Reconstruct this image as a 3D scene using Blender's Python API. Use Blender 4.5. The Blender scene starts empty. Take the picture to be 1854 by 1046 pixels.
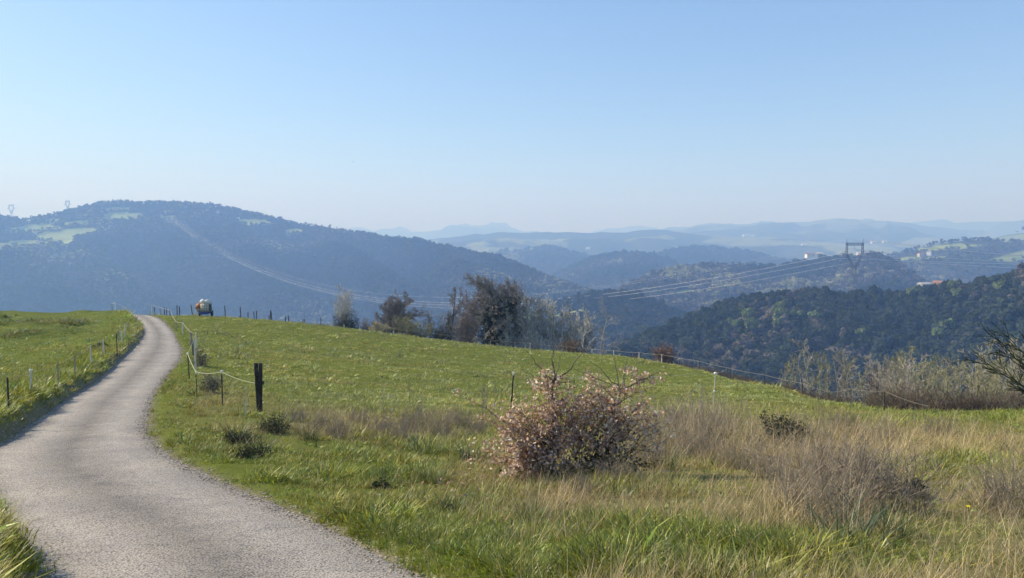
import bpy, math, random
import numpy as np
from mathutils import Vector, Matrix

SC = bpy.context.scene
R = math.radians

# ------------------------------------------------------------------ camera, sky, sun, exposure
PW, PH, FPX = 1854.0, 1046.0, 1276.0          # the photograph's pixel frame and focal length in those pixels
PITCH = math.atan((523 - 440) / FPX)           # eye level sits at row 440
cam_data = bpy.data.cameras.new('camera')
cam_data.sensor_width = 36
cam_data.lens = 36 * FPX / PW
cam_data.clip_start = 0.05
cam_data.clip_end = 60000
cam = bpy.data.objects.new('camera', cam_data)
cam.location = (0, 0, 0)
cam.rotation_euler = (math.pi / 2 - PITCH, 0, 0)
SC.collection.objects.link(cam)
SC.camera = cam

HAZE_DENSITY, HAZE_COLOR, HAZE_ANISO = 0.00042, (.30, .52, 1.0, 1), .1
SUN_EL, SUN_AZ = R(36), R(72)                  # azimuth from straight ahead towards the left
sun_dir = Vector((-math.sin(SUN_AZ) * math.cos(SUN_EL), math.cos(SUN_AZ) * math.cos(SUN_EL), math.sin(SUN_EL)))
world = bpy.data.worlds.new('World')
SC.world = world
world.use_nodes = True
wn = world.node_tree
bg = wn.nodes['Background']
sky = wn.nodes.new('ShaderNodeTexSky')
sky.sky_type = 'NISHITA'
sky.sun_disc = False
sky.sun_elevation = SUN_EL
sky.sun_rotation = -SUN_AZ
sky.altitude = 300
sky.air_density = 1.0
sky.dust_density = 0.4
sky.ozone_density = 5.0
wn.links.new(sky.outputs[0], bg.inputs[0])
bg.inputs[1].default_value = 0.118
sl = bpy.data.lights.new('sun', 'SUN')
sl.energy = 4.9
sl.angle = R(0.5)
sl.color = (1.0, 0.95, 0.86)
so = bpy.data.objects.new('sun', sl)
so.rotation_euler = (-sun_dir).to_track_quat('-Z', 'Y').to_euler()
so.location = (0, 0, 60)
SC.collection.objects.link(so)
SC.view_settings.view_transform = 'Standard'
SC.view_settings.look = 'None'
SC.view_settings.exposure = 0.5
SC.view_settings.gamma = 1
SC.view_settings.use_curve_mapping = False
SC.cycles.use_denoising = True
SC.cycles.max_bounces = 8
SC.cycles.diffuse_bounces = 2
SC.cycles.transmission_bounces = 3
SC.cycles.volume_bounces = 3
SC.cycles.transparent_max_bounces = 8
SC.cycles.use_adaptive_sampling = True
SC.cycles.adaptive_threshold = 0.012

# ------------------------------------------------------------------ helpers
cp, sp = math.cos(PITCH), math.sin(PITCH)

def ray(px, py):
    """direction through a photo pixel, scaled to one metre of forward travel along y"""
    u = (np.asarray(px, float) - PW / 2) / FPX
    v = (PH / 2 - np.asarray(py, float)) / FPX
    dy = cp + v * sp
    dz = -sp + v * cp
    return u / dy, dz / dy

def at(px, py, d):
    rx, rz = ray(px, py)
    return np.stack([rx * d, np.ones_like(rx) * d, rz * d], -1)

def project(P):
    P = np.asarray(P, float)
    dep = P[..., 1] * cp - P[..., 2] * sp
    vv = P[..., 1] * sp + P[..., 2] * cp
    return PW / 2 + FPX * P[..., 0] / dep, PH / 2 - FPX * vv / dep, dep

def hash2(ix, iy, seed):
    h = (ix.astype(np.int64) * 374761393 + iy.astype(np.int64) * 668265263 + seed * 1442695041) & 0x7fffffff
    h = ((h ^ (h >> 13)) * 1274126177) & 0x7fffffff
    h = h ^ (h >> 16)
    return (h & 0xffff) / 65535.0

def vnoise(x, y, seed=0):
    x = np.asarray(x, float); y = np.asarray(y, float)
    ix, iy = np.floor(x), np.floor(y)
    fx, fy = x - ix, y - iy
    fx = fx * fx * (3 - 2 * fx); fy = fy * fy * (3 - 2 * fy)
    a = hash2(ix, iy, seed); b = hash2(ix + 1, iy, seed); c = hash2(ix, iy + 1, seed); d = hash2(ix + 1, iy + 1, seed)
    return (a * (1 - fx) + b * fx) * (1 - fy) + (c * (1 - fx) + d * fx) * fy

def fbm(x, y, seed=0, octv=4, gain=.5):
    s, a, t = 0, 1, 0
    for k in range(octv):
        s = s + a * vnoise(x * 2 ** k + 17.3 * k, y * 2 ** k - 9.1 * k, seed + k); t += a; a *= gain
    return s / t

def sstep(a, b, x):
    t = np.clip((np.asarray(x, float) - a) / (b - a), 0, 1)
    return t * t * (3 - 2 * t)

def inpoly(px, py, poly):
    poly = np.asarray(poly, float); r = np.zeros(np.shape(px), bool); n = len(poly)
    for i in range(n):
        x0, y0 = poly[i]; x1, y1 = poly[(i + 1) % n]
        if y0 == y1: continue
        c = ((y0 > py) != (y1 > py)) & (px < (x1 - x0) * (py - y0) / (y1 - y0) + x0)
        r ^= c
    return r

def mesh(name, V, faces, smooth=False, mats=(), midx=None, attrs=None):
    """faces: list of integer arrays (n,3) or (n,4)"""
    V = np.asarray(V, np.float32).reshape(-1, 3)
    faces = [np.asarray(f, np.int32) for f in faces if len(f)]
    me = bpy.data.meshes.new(name)
    me.vertices.add(len(V)); me.vertices.foreach_set('co', V.ravel())
    if faces:
        lv = np.concatenate([f.ravel() for f in faces])
        tot = np.concatenate([np.full(len(f), f.shape[1], np.int32) for f in faces])
        st = np.concatenate([[0], np.cumsum(tot)[:-1]]).astype(np.int32)
        me.loops.add(len(lv)); me.loops.foreach_set('vertex_index', lv)
        me.polygons.add(len(tot)); me.polygons.foreach_set('loop_start', st); me.polygons.foreach_set('loop_total', tot)
        if smooth is True or smooth is False:
            me.polygons.foreach_set('use_smooth', np.full(len(tot), smooth, bool))
        if midx is not None: me.polygons.foreach_set('material_index', np.asarray(midx, np.int32))
    for m in mats: me.materials.append(m)
    for k, a in (attrs or {}).items():
        a = np.asarray(a, np.float32)
        if a.ndim == 1:
            at_ = me.attributes.new(k, 'FLOAT', 'POINT'); at_.data.foreach_set('value', a)
        else:
            at_ = me.attributes.new(k, 'FLOAT_VECTOR', 'POINT'); at_.data.foreach_set('vector', a.ravel())
    me.update(calc_edges=True)
    return me

def link(name, me, parent=None, loc=(0, 0, 0), rot=(0, 0, 0), scale=None):
    o = bpy.data.objects.new(name, me)
    SC.collection.objects.link(o)
    o.location = loc; o.rotation_euler = rot
    if scale is not None: o.scale = (scale,) * 3 if np.isscalar(scale) else scale
    if parent is not None: o.parent = parent
    return o

def tag(o, label=None, cat=None, group=None, kind=None):
    if label: o['label'] = label
    if cat: o['category'] = cat
    if group: o['group'] = group
    if kind: o['kind'] = kind
    return o

def thing(name, label, cat, loc=(0, 0, 0), rotz=0, group=None, scale=None):
    o = link(name, None, None, loc, (0, 0, rotz), scale)
    return tag(o, label, cat, group)

def copy_tree(o, parent=None):
    c = o.copy(); SC.collection.objects.link(c)
    if parent is not None: c.parent = parent
    for ch in list(o.children): copy_tree(ch, c)
    return c

def grid_faces(nr, nc):
    i = np.arange(nr - 1)[:, None] * nc + np.arange(nc - 1)[None]
    return np.stack([i, i + 1, i + nc + 1, i + nc], -1).reshape(-1, 4)

def tubes(polys, sides=5):
    """polys: list of (points (n,3), radii (n)); returns vertices and quads"""
    VV, FF, off = [], [], 0
    groups = {}
    for P, r in polys: groups.setdefault(len(P), []).append((P, r))
    ang = np.linspace(0, 2 * math.pi, sides, endpoint=False)
    for n, lst in groups.items():
        P = np.array([p for p, _ in lst], float); r = np.array([q for _, q in lst], float)
        T = np.gradient(P, axis=1); T /= np.linalg.norm(T, axis=-1, keepdims=True) + 1e-9
        m0 = T.mean(1); ref = np.where(np.abs(m0[:, 2:3]) > .8, np.array([[1., 0, 0]]), np.array([[0, 0, 1.]]))[:, None, :]
        U = np.cross(T, ref); U /= np.linalg.norm(U, axis=-1, keepdims=True) + 1e-9
        W = np.cross(U, T)
        ring = P[:, :, None] + r[:, :, None, None] * (U[:, :, None] * np.cos(ang)[None, None, :, None] + W[:, :, None] * np.sin(ang)[None, None, :, None])
        m = len(lst)
        base = off + np.arange(m)[:, None, None] * n * sides + np.arange(n - 1)[None, :, None] * sides
        k = np.arange(sides)[None, None]; k2 = (k + 1) % sides
        FF.append(np.stack([base + k, base + k2, base + sides + k2, base + sides + k], -1).reshape(-1, 4))
        VV.append(ring.reshape(-1, 3)); off += m * n * sides
    return np.concatenate(VV), np.concatenate(FF)

class MB:
    """collects simple solids into one mesh"""
    def __init__(s): s.V = []; s.F4 = []; s.F3 = []; s.n = 0
    def add(s, V, F):
        V = np.asarray(V, float).reshape(-1, 3); F = np.asarray(F, int)
        (s.F4 if F.shape[1] == 4 else s.F3).append(F + s.n); s.V.append(V); s.n += len(V); return s
    def tube(s, pts, rad, sides=6, cap=True):
        P = np.asarray(pts, float); r = np.broadcast_to(np.asarray(rad, float), (len(P),)).copy()
        if cap:
            d0 = P[0] - P[1]; d1 = P[-1] - P[-2]
            P = np.vstack([P[0] + d0 * 1e-4, P, P[-1] + d1 * 1e-4]); r = np.concatenate([[1e-4], r, [1e-4]])
        V, F = tubes([(P, r)], sides); return s.add(V, F)
    def box(s, c, d, rot=None):
        c = np.asarray(c, float); h = np.asarray(d, float) / 2
        q = np.array([[x, y, z] for x in (-1, 1) for y in (-1, 1) for z in (-1, 1)], float) * h
        if rot is not None: q = q @ np.array(rot).T
        F = [(0, 1, 3, 2), (4, 6, 7, 5), (0, 4, 5, 1), (2, 3, 7, 6), (0, 2, 6, 4), (1, 5, 7, 3)]
        return s.add(q + c, F)
    def me(s, name, mats=(), smooth=False, attrs=None):
        return mesh(name, np.concatenate(s.V), s.F4 and [np.concatenate(s.F4)] + ([np.concatenate(s.F3)] if s.F3 else []) or [np.concatenate(s.F3)], smooth, mats, None, attrs)

# ---- materials
def new_mat(name):
    m = bpy.data.materials.new(name); m.use_nodes = True
    nt = m.node_tree
    for n in list(nt.nodes): nt.nodes.remove(n)
    out = nt.nodes.new('ShaderNodeOutputMaterial')
    return m, nt, out

def nd(nt, t, **kw):
    n = nt.nodes.new(t)
    for k, v in kw.items():
        if k in n.inputs.keys() if isinstance(k, str) else False: n.inputs[k].default_value = v
        else: setattr(n, k, v)
    return n

def plain(name, col, rough=.7, metal=0, spec=.3, noise=.15, nscale=8):
    m, nt, out = new_mat(name)
    b = nt.nodes.new('ShaderNodeBsdfPrincipled'); b.inputs['Roughness'].default_value = rough
    b.inputs['Metallic'].default_value = metal; b.inputs['Specular IOR Level'].default_value = spec
    tc = nt.nodes.new('ShaderNodeTexCoord'); nz = nt.nodes.new('ShaderNodeTexNoise')
    nz.inputs['Scale'].default_value = nscale; nz.inputs['Detail'].default_value = 4
    nt.links.new(tc.outputs['Object'], nz.inputs['Vector'])
    cr = nt.nodes.new('ShaderNodeValToRGB')
    c = np.array(col)
    cr.color_ramp.elements[0].position = .3; cr.color_ramp.elements[1].position = .7
    cr.color_ramp.elements[0].color = (*np.clip(c * (1 - noise), 0, 1), 1); cr.color_ramp.elements[1].color = (*np.clip(c * (1 + noise), 0, 1), 1)
    nt.links.new(nz.outputs[0], cr.inputs[0]); nt.links.new(cr.outputs[0], b.inputs['Base Color'])
    nt.links.new(b.outputs[0], out.inputs[0])
    return m

def leafy(name, instancer=True, trans=.45, gloss=.0, attr='tint', var=False):
    """foliage: the colour comes from a per-instance (or per-point) attribute, with a translucent share"""
    m, nt, out = new_mat(name)
    a = nt.nodes.new('ShaderNodeAttribute'); a.attribute_name = attr; a.attribute_type = 'INSTANCER' if instancer else 'GEOMETRY'
    d = nt.nodes.new('ShaderNodeBsdfDiffuse'); t = nt.nodes.new('ShaderNodeBsdfTranslucent')
    mx = nt.nodes.new('ShaderNodeMixShader'); mx.inputs[0].default_value = trans
    ac = a.outputs['Color']
    if var:                                         # each blade of a tuft has its own shade of the tuft's colour
        v = nt.nodes.new('ShaderNodeAttribute'); v.attribute_name = 'var'
        vm = nt.nodes.new('ShaderNodeMixRGB'); vm.blend_type = 'MULTIPLY'; vm.inputs[0].default_value = 1
        nt.links.new(ac, vm.inputs[1]); nt.links.new(v.outputs['Color'], vm.inputs[2]); ac = vm.outputs[0]
    nt.links.new(ac, d.inputs[0])
    g = nt.nodes.new('ShaderNodeMixRGB'); g.blend_type = 'MULTIPLY'; g.inputs[0].default_value = 1; g.inputs[2].default_value = (1.25, 1.15, .6, 1)
    nt.links.new(ac, g.inputs[1]); nt.links.new(g.outputs[0], t.inputs[0])
    nt.links.new(d.outputs[0], mx.inputs[1]); nt.links.new(t.outputs[0], mx.inputs[2])
    last = mx
    if gloss:
        gl = nt.nodes.new('ShaderNodeBsdfGlossy'); gl.inputs['Roughness'].default_value = .45; gl.inputs[0].default_value = (1, 1, 1, 1)
        m2 = nt.nodes.new('ShaderNodeMixShader'); m2.inputs[0].default_value = gloss
        nt.links.new(mx.outputs[0], m2.inputs[1]); nt.links.new(gl.outputs[0], m2.inputs[2]); last = m2
    nt.links.new(last.outputs[0], out.inputs[0])
    return m

def diffuse_attr(name, instancer=False, attr='tint', rough=.9):
    m, nt, out = new_mat(name)
    a = nt.nodes.new('ShaderNodeAttribute'); a.attribute_name = attr; a.attribute_type = 'INSTANCER' if instancer else 'GEOMETRY'
    d = nt.nodes.new('ShaderNodeBsdfDiffuse'); nt.links.new(a.outputs['Color'], d.inputs[0]); nt.links.new(d.outputs[0], out.inputs[0])
    return m

# ---- scatter: one object that draws instances of prototype meshes at points
_gn = {}
def proto_collection(name, mats_meshes):
    c = bpy.data.collections.new(name)
    for i, me in enumerate(mats_meshes):
        o = bpy.data.objects.new('%s_kind_%02d' % (name, i), me); c.objects.link(o)
    return c

def scatter(name, P, rot, scl, idx, tint, coll):
    me = mesh(name, P, [])
    n = len(P)
    a = me.attributes.new('rot', 'FLOAT_VECTOR', 'POINT'); a.data.foreach_set('vector', np.asarray(rot, np.float32).ravel())
    s = np.asarray(scl, np.float32); s = np.repeat(s[:, None], 3, 1) if s.ndim == 1 else s
    a = me.attributes.new('scl', 'FLOAT_VECTOR', 'POINT'); a.data.foreach_set('vector', s.ravel())
    a = me.attributes.new('idx', 'INT', 'POINT'); a.data.foreach_set('value', np.asarray(idx, np.int32))
    a = me.attributes.new('tint', 'FLOAT_VECTOR', 'POINT'); a.data.foreach_set('vector', np.asarray(tint, np.float32).ravel())
    g = bpy.data.node_groups.new(name + '_scatter', 'GeometryNodeTree')
    g.interface.new_socket('Geometry', in_out='INPUT', socket_type='NodeSocketGeometry')
    g.interface.new_socket('Geometry', in_out='OUTPUT', socket_type='NodeSocketGeometry')
    gi = g.nodes.new('NodeGroupInput'); go = g.nodes.new('NodeGroupOutput')
    ci = g.nodes.new('GeometryNodeCollectionInfo'); ci.inputs['Collection'].default_value = coll
    ci.inputs['Separate Children'].default_value = True; ci.inputs['Reset Children'].default_value = True
    ip = g.nodes.new('GeometryNodeInstanceOnPoints'); ip.inputs['Pick Instance'].default_value = True
    def na(nm, ty):
        x = g.nodes.new('GeometryNodeInputNamedAttribute'); x.data_type = ty; x.inputs['Name'].default_value = nm; return x.outputs['Attribute']
    er = g.nodes.new('FunctionNodeEulerToRotation')
    g.links.new(gi.outputs[0], ip.inputs['Points']); g.links.new(ci.outputs[0], ip.inputs['Instance'])
    g.links.new(na('idx', 'INT'), ip.inputs['Instance Index'])
    g.links.new(na('rot', 'FLOAT_VECTOR'), er.inputs[0]); g.links.new(er.outputs[0], ip.inputs['Rotation'])
    g.links.new(na('scl', 'FLOAT_VECTOR'), ip.inputs['Scale'])
    g.links.new(ip.outputs[0], go.inputs[0])
    o = link(name, me)
    md = o.modifiers.new('scatter', 'NODES'); md.node_group = g
    return o
# ------------------------------------------------------------------ the ground's shape
ROWD = [(1120, 4.0), (1046, 5.2), (960, 6.8), (880, 9.2), (805, 12.8), (780, 14.5), (740, 19), (700, 26), (650, 37), (620, 49), (600, 60), (580, 77), (569, 92), (566, 96)]
_ry = np.array([a for a, _ in ROWD][::-1], float); _rd = np.log(np.array([b for _, b in ROWD][::-1]))
def rowd(py): return np.exp(np.interp(py, _ry, _rd))

CTRL = []                                       # photo column, photo row, distance ahead in metres
for px in (-420, -150, 60):
    for py in (1046, 960, 880, 805, 740, 700, 650, 620, 600, 580, 568):
        CTRL.append((px, py, float(rowd(py))))
for px, py in ((230, 1046), (450, 1046), (700, 1046), (200, 960), (450, 960), (150, 880), (350, 880), (120, 805), (250, 805), (180, 740), (250, 740), (200, 700),
               (280, 700), (260, 650), (290, 620), (290, 600), (265, 580), (245, 569)):
    CTRL.append((px, py, float(rowd(py))))
CTRL += [(927, 1046, 4.9), (1300, 1046, 4.6), (1854, 1046, 4.5), (2250, 1046, 4.5), (1854, 950, 6.2), (1400, 950, 6.6), (927, 950, 7.0), (700, 950, 7.2), (2250, 950, 6.2),
         (927, 870, 10.0), (1300, 870, 9.4), (1854, 870, 9.0), (2250, 870, 9.0), (700, 870, 10.0), (480, 870, 9.8),
         (480, 800, 13.6), (700, 800, 14.8), (927, 800, 15.2), (1300, 800, 14.5), (1700, 800, 13.8), (2250, 800, 13.5),
         (470, 748, 18.5), (700, 748, 20), (927, 748, 22), (1200, 748, 23.5), (1400, 752, 22), (1600, 752, 21.5), (1854, 752, 20.5), (2250, 752, 20),
         (360, 720, 22), (470, 700, 27), (700, 700, 31), (930, 700, 34), (1200, 700, 42), (1300, 700, 48), (1400, 724, 34),
         (360, 660, 35), (600, 660, 41), (900, 680, 41), (345, 620, 51), (600, 620, 62), (900, 650, 60), (1100, 670, 58), (330, 590, 68),
         (370, 571.5, 80), (480, 580.5, 84), (600, 594, 88), (740, 612, 88), (885, 629, 86), (1000, 641, 83), (1100, 650, 79), (1200, 660, 72), (1300, 681, 62), (1400, 704, 52),
         (1480, 721, 44), (1550, 738, 34), (1620, 746, 27), (1720, 748, 25), (1854, 748, 24), (2250, 748, 24)]
_c = at(np.array([c[0] for c in CTRL]), np.array([c[1] for c in CTRL]), np.array([c[2] for c in CTRL]))
def _beyond(px, d, z):
    rx, _ = ray(px, 600); return np.array([rx * d, d, z])
FAR = []
for px in (-900, -500, -200, 0, 150, 245, 350):
    FAR += [_beyond(px, 108, -13.0), _beyond(px, 125, -19), _beyond(px, 160, -35)]
for px, d, z in ((480, 100, -13.5), (600, 100, -13.6), (740, 100, -15.0), (885, 98, -16.0), (1000, 96, -16.6), (1100, 92, -16.8), (1200, 84, -16.4), (1300, 74, -15.6), (1400, 63, -14.8),
                 (1480, 55, -13.9), (1550, 45, -12.3), (1620, 37, -10.4), (1720, 35, -9.9), (1854, 34, -9.7), (2250, 34, -9.7)):
    FAR += [_beyond(px, d, z), _beyond(px, d * 1.3, z - d * .085), _beyond(px, 165, -42)]
for px, d in ((-1500, 50), (-1500, 90)): FAR += [_beyond(px, d, -6 - d * .05)]
FAR += [np.array([x, y, -1.75]) for x, y in ((-1.2, .3), (1.2, .3), (0, -1.5), (-3, -1), (3, -1))]
FAR += [np.array([x, y, z]) for x, y, z in ((-2.2, 2.2, -1.95), (0, 2.6, -1.95), (2.2, 2.2, -1.95), (-9, -6, -1.6), (9, -6, -1.6), (0, -10, -1.4))]
_c = np.vstack([_c, np.array(FAR)])

def _uv(x, y):
    rr = np.sqrt(x * x + y * y + .3)
    return np.arctan2(x, y) * 1.35, np.log(rr), rr
_u, _v, _rr = _uv(_c[:, 0], _c[:, 1])
_g = _c[:, 2] / _rr
def _phi(r2): return np.sqrt(r2 + .12 ** 2)
_A = _phi((_u[:, None] - _u) ** 2 + (_v[:, None] - _v) ** 2)
_A = np.block([[_A - np.eye(len(_u)) * .004, np.ones((len(_u), 1))], [np.ones((1, len(_u))), np.zeros((1, 1))]])
_w = np.linalg.solve(_A, np.append(_g, 0))

def ground0(x, y):
    x = np.asarray(x, float); y = np.asarray(y, float); sh = x.shape
    u, v, rr = _uv(x.ravel(), y.ravel()); out = np.empty(len(u))
    for k in range(0, len(u), 20000):
        s = slice(k, k + 20000)
        out[s] = _phi((u[s, None] - _u) ** 2 + (v[s, None] - _v) ** 2) @ _w[:-1] + _w[-1]
    z = out * rr
    far = sstep(150, 420, rr)
    z = np.maximum(z, -60) * (1 - far) + far * (-165)
    return z.reshape(sh)

# ---- the road's edges: (left, right) photo pixels opposite each other
RK = [((75, 1046), (640, 988)), ((-20, 960), (500, 922)), ((-80, 880), (372, 865)), ((-60, 832), (290, 820)), ((14, 797), (264, 785)), ((62, 765), (264, 752)), ((130, 718), (278, 712)),
      ((187, 680), (301, 678)), ((226, 645), (324, 650)), ((249, 620), (326, 630)), ((258, 603), (316, 606)), ((252, 588), (303, 590)), ((240, 577), (286, 578)), ((229, 570), (266, 570))]
def _gp(p):
    q = at(p[0], p[1], float(rowd(p[1]))); return q[:2]
RL = [np.array((.55, -2.3)), np.array((-.8, .5)), np.array((-2.0, 2.6))] + [_gp(a) for a, b in RK]
RR = [np.array((2.6, -.6)), np.array((1.4, 1.8)), np.array((.0, 3.9))] + [_gp(b) for a, b in RK]
for k in (1, 2, 3, 4):
    dv = np.array((-.62, .78)) * 9
    RL.append(RL[-1] + dv); RR.append(RR[-1] + dv)
def catmull(P, n):
    P = np.asarray(P); Q = np.vstack([2 * P[0] - P[1], P, 2 * P[-1] - P[-2]]); out = []
    for i in range(1, len(Q) - 2):
        t = np.linspace(0, 1, n, endpoint=False)[:, None]; a, b, c, d = Q[i - 1], Q[i], Q[i + 1], Q[i + 2]
        out.append(.5 * (2 * b + (c - a) * t + (2 * a - 5 * b + 4 * c - d) * t ** 2 + (3 * b - a - 3 * c + d) * t ** 3))
    return np.vstack(out + [P[-1:]])
EL, ER = catmull(RL, 24), catmull(RR, 24)
CL = (EL + ER) / 2
HW = np.linalg.norm(EL - ER, axis=1) / 2
TN = np.gradient(CL, axis=0); TN /= np.linalg.norm(TN, axis=1, keepdims=True)

def _norm(E):
    t = np.gradient(E, axis=0); t /= np.linalg.norm(t, axis=1, keepdims=True); return np.stack([t[:, 1], -t[:, 0]], -1)
NL, NR = -_norm(EL), _norm(ER)
def road_s(x, y):
    """signed distance beyond the road's edge (negative inside) and the side (-1 left, +1 right)"""
    x = np.asarray(x, float); y = np.asarray(y, float); sh = x.shape; x = x.ravel(); y = y.ravel()
    e = np.empty(len(x)); sd = np.empty(len(x))
    for k in range(0, len(x), 20000):
        s = slice(k, k + 20000); r = []
        for E, N in ((EL, NL), (ER, NR)):
            dx = x[s, None] - E[:, 0]; dy = y[s, None] - E[:, 1]; d2 = dx * dx + dy * dy
            j = np.argmin(d2, 1); i = np.arange(len(j)); lat = dx[i, j] * N[j, 0] + dy[i, j] * N[j, 1]
            r.append(np.where(lat > 0, np.sqrt(d2[i, j]), -np.sqrt(d2[i, j])))
        e[s] = np.maximum(r[0], r[1]); sd[s] = np.where(r[0] > r[1], -1, 1)
    return e.reshape(sh), sd.reshape(sh)

def ground(x, y, detail=True):
    x = np.asarray(x, float); y = np.asarray(y, float)
    z = ground0(x, y); e, sd = road_s(x, y); r = np.hypot(x, y)
    near = r < 140
    bank = np.where(sd < 0, .44 * sstep(.02, .26, e) * (1 - .75 * sstep(1.2, 6, e)), .09 * sstep(0, .5, e) * (1 - sstep(3, 7, e)))
    z = z + bank * near - np.where((e < .04) & near, .04, 0)
    if detail:
        off = sstep(.1, .8, e) * near
        z = z + off * (.05 * (fbm(x * 1.1, y * 1.1, 5, 3) - .5) + .16 * (fbm(x * .33, y * .33, 9, 3) - .5))
        lump = sstep(.58, .75, fbm(x * .22, y * .13, 31, 3)) * (sd < 0) * sstep(2.5, 5, e)
        z = z + .3 * lump * near
    return z

def gz(x, y): return float(ground(np.array([x]), np.array([y]))[0])
def on_ground(px, py):
    """where the ray through a photo pixel meets the ground"""
    rx, rz = ray(px, py); d = np.exp(np.linspace(math.log(2.5), math.log(160), 900))
    g = ground(rx * d, d, False); k = int(np.argmax(g >= rz * d)); dd = d[k]
    x = float(rx * dd); return np.array([x, dd, gz(x, dd)])
def col_at(px, d):
    """ground point in the photo's column px, d metres ahead"""
    x = (px - PW / 2) / FPX * d
    for _ in range(4):
        z = gz(x, d); x = (px - PW / 2) / FPX * (d * cp - z * sp)
    return np.array([x, d, gz(x, d)])

def straw(x, y, px=None, py=None):
    """share of dry grass, 0..1, over the near slope"""
    if px is None: px, py, _ = project(np.stack([x, y, ground0(x, y)], -1))
    def G(cx, cy, sx, sy): return np.exp(-((px - cx) / sx) ** 2 - ((py - cy) / sy) ** 2)
    d = .40 * sstep(640, 1050, px) * sstep(775, 850, py) + .75 * G(1680, 800, 270, 36) + .55 * G(1250, 790, 190, 60) + .7 * G(1500, 890, 130, 70) + .16 * G(1780, 950, 170, 110) + .5 * G(1060, 915, 200, 36) \
        + .80 * G(690, 776, 210, 26) + .35 * G(390, 730, 60, 30) + .25 * G(560, 745, 120, 20) - .65 * G(1120, 1020, 300, 50) - .6 * G(1560, 1015, 120, 40) - .8 * G(1720, 752, 150, 7) - .35 * G(1300, 730, 160, 25)
    n = fbm(x * .6, y * .6, 71, 3) - .5; n2 = fbm(x * 1.9, y * 1.9, 73, 2) - .5
    near = sstep(690, 740, py)
    return np.clip(d + (n * 1.3 + n2 * .7) * (np.clip(d, 0, 1) * .8 + .22) * near, 0, 1)

# ---- ground sheet: polar rings out to the horizon
_th = np.concatenate([np.linspace(-math.pi, -.95, 60, endpoint=False), np.linspace(-.95, .95, 640), np.linspace(.95, math.pi, 61)[1:]])
_r = np.concatenate([np.exp(np.linspace(math.log(.4), math.log(2.5), 16, endpoint=False)), np.exp(np.linspace(math.log(2.5), math.log(170), 430, endpoint=False)), np.exp(np.linspace(math.log(170), math.log(21000), 60))])
TH, RG = np.meshgrid(_th, _r)
GX, GY = RG * np.sin(TH), RG * np.cos(TH)
GZ = ground(GX, GY)
_e, _sd = road_s(GX.ravel(), GY.ravel())
_dry = straw(GX.ravel(), GY.ravel())
_px, _py, _ = project(np.stack([GX.ravel(), GY.ravel(), GZ.ravel()], -1))
fence_side = None
MEADOW_EDGE = np.array([(-200, 566), (240, 566), (370, 571.5), (480, 580.5), (600, 594), (740, 612), (885, 629), (1000, 641), (1100, 650), (1200, 660), (1300, 681), (1400, 704), (1480, 721), (1550, 738), (1620, 746), (1900, 748)], float)
_brk = np.concatenate([np.full(10, 100.)])
def past_fence(x, y):
    """beyond the meadow's far edge, where the ground falls away"""
    px, py, dep = project(np.stack([x, y, ground0(x, y)], -1))
    ed = np.interp(px, [245, 300, 370, 480, 600, 740, 885, 1000, 1100, 1200, 1300, 1400, 1480, 1550, 1620, 1720, 1900], [102, 97, 86, 88, 92, 92, 90, 87, 83, 75.5, 65, 54.5, 46, 36, 28, 26, 25])
    return (y > ed) & (px > 300)
_past = past_fence(GX.ravel(), GY.ravel()).astype(float)
_gv = np.concatenate([np.stack([GX, GY, GZ], -1).reshape(-1, 3), [[0, 0, gz(0, 0)]]])
_nc = len(_th)
_fan = np.stack([np.full(_nc - 1, len(_gv) - 1), np.arange(1, _nc), np.arange(_nc - 1)], -1)
def gpad(a): return np.append(a, a[0])

def ground_material():
    m, nt, out = new_mat('turf')
    L = nt.links.new
    geo = nt.nodes.new('ShaderNodeNewGeometry')
    def noise(scale, det=5, rough=.6):
        n = nt.nodes.new('ShaderNodeTexNoise'); n.inputs['Scale'].default_value = scale; n.inputs['Detail'].default_value = det; n.inputs['Roughness'].default_value = rough
        L(geo.outputs['Position'], n.inputs['Vector']); return n.outputs[0]
    def ramp(f, stops):
        r = nt.nodes.new('ShaderNodeValToRGB'); el = r.color_ramp.elements
        while len(el) < len(stops): el.new(.5)
        for e, (p, c) in zip(el, stops): e.position = p; e.color = (*c, 1)
        L(f, r.inputs[0]); return r.outputs[0]
    def mix(f, a, b):
        x = nt.nodes.new('ShaderNodeMixRGB')
        if isinstance(f, float): x.inputs[0].default_value = f
        else: L(f, x.inputs[0])
        L(a, x.inputs[1]); L(b, x.inputs[2]); return x.outputs[0]
    green = ramp(noise(.9), [(.3, (.085, .11, .02)), (.55, (.13, .16, .032)), (.75, (.19, .19, .055))])
    fine = ramp(noise(14), [(.3, (.055, .07, .016)), (.7, (.17, .19, .045))])
    dry = ramp(noise(5), [(.3, (.15, .12, .06)), (.7, (.30, .25, .135))])
    def at_(nm):
        a = nt.nodes.new('ShaderNodeAttribute'); a.attribute_name = nm; return a.outputs['Fac']
    c = mix(.45, green, fine)
    c = mix(at_('dry'), c, dry)
    scrub = ramp(noise(.7), [(.3, (.06, .055, .035)), (.7, (.11, .085, .06))])
    c = mix(at_('past'), c, scrub)
    grit = ramp(noise(30), [(.35, (.15, .125, .09)), (.65, (.30, .25, .19))])
    c = mix(at_('edge'), c, grit)
    b = nt.nodes.new('ShaderNodeBsdfPrincipled'); b.inputs['Roughness'].default_value = 1; b.inputs['Specular IOR Level'].default_value = 0
    bp = nt.nodes.new('ShaderNodeBump'); bp.inputs['Strength'].default_value = .5; bp.inputs['Distance'].default_value = .05
    L(noise(9, 6, .7), bp.inputs['Height']); L(bp.outputs[0], b.inputs['Normal'])
    L(c, b.inputs['Base Color']); L(b.outputs[0], out.inputs[0])
    return m
MAT_GROUND = ground_material()
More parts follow.
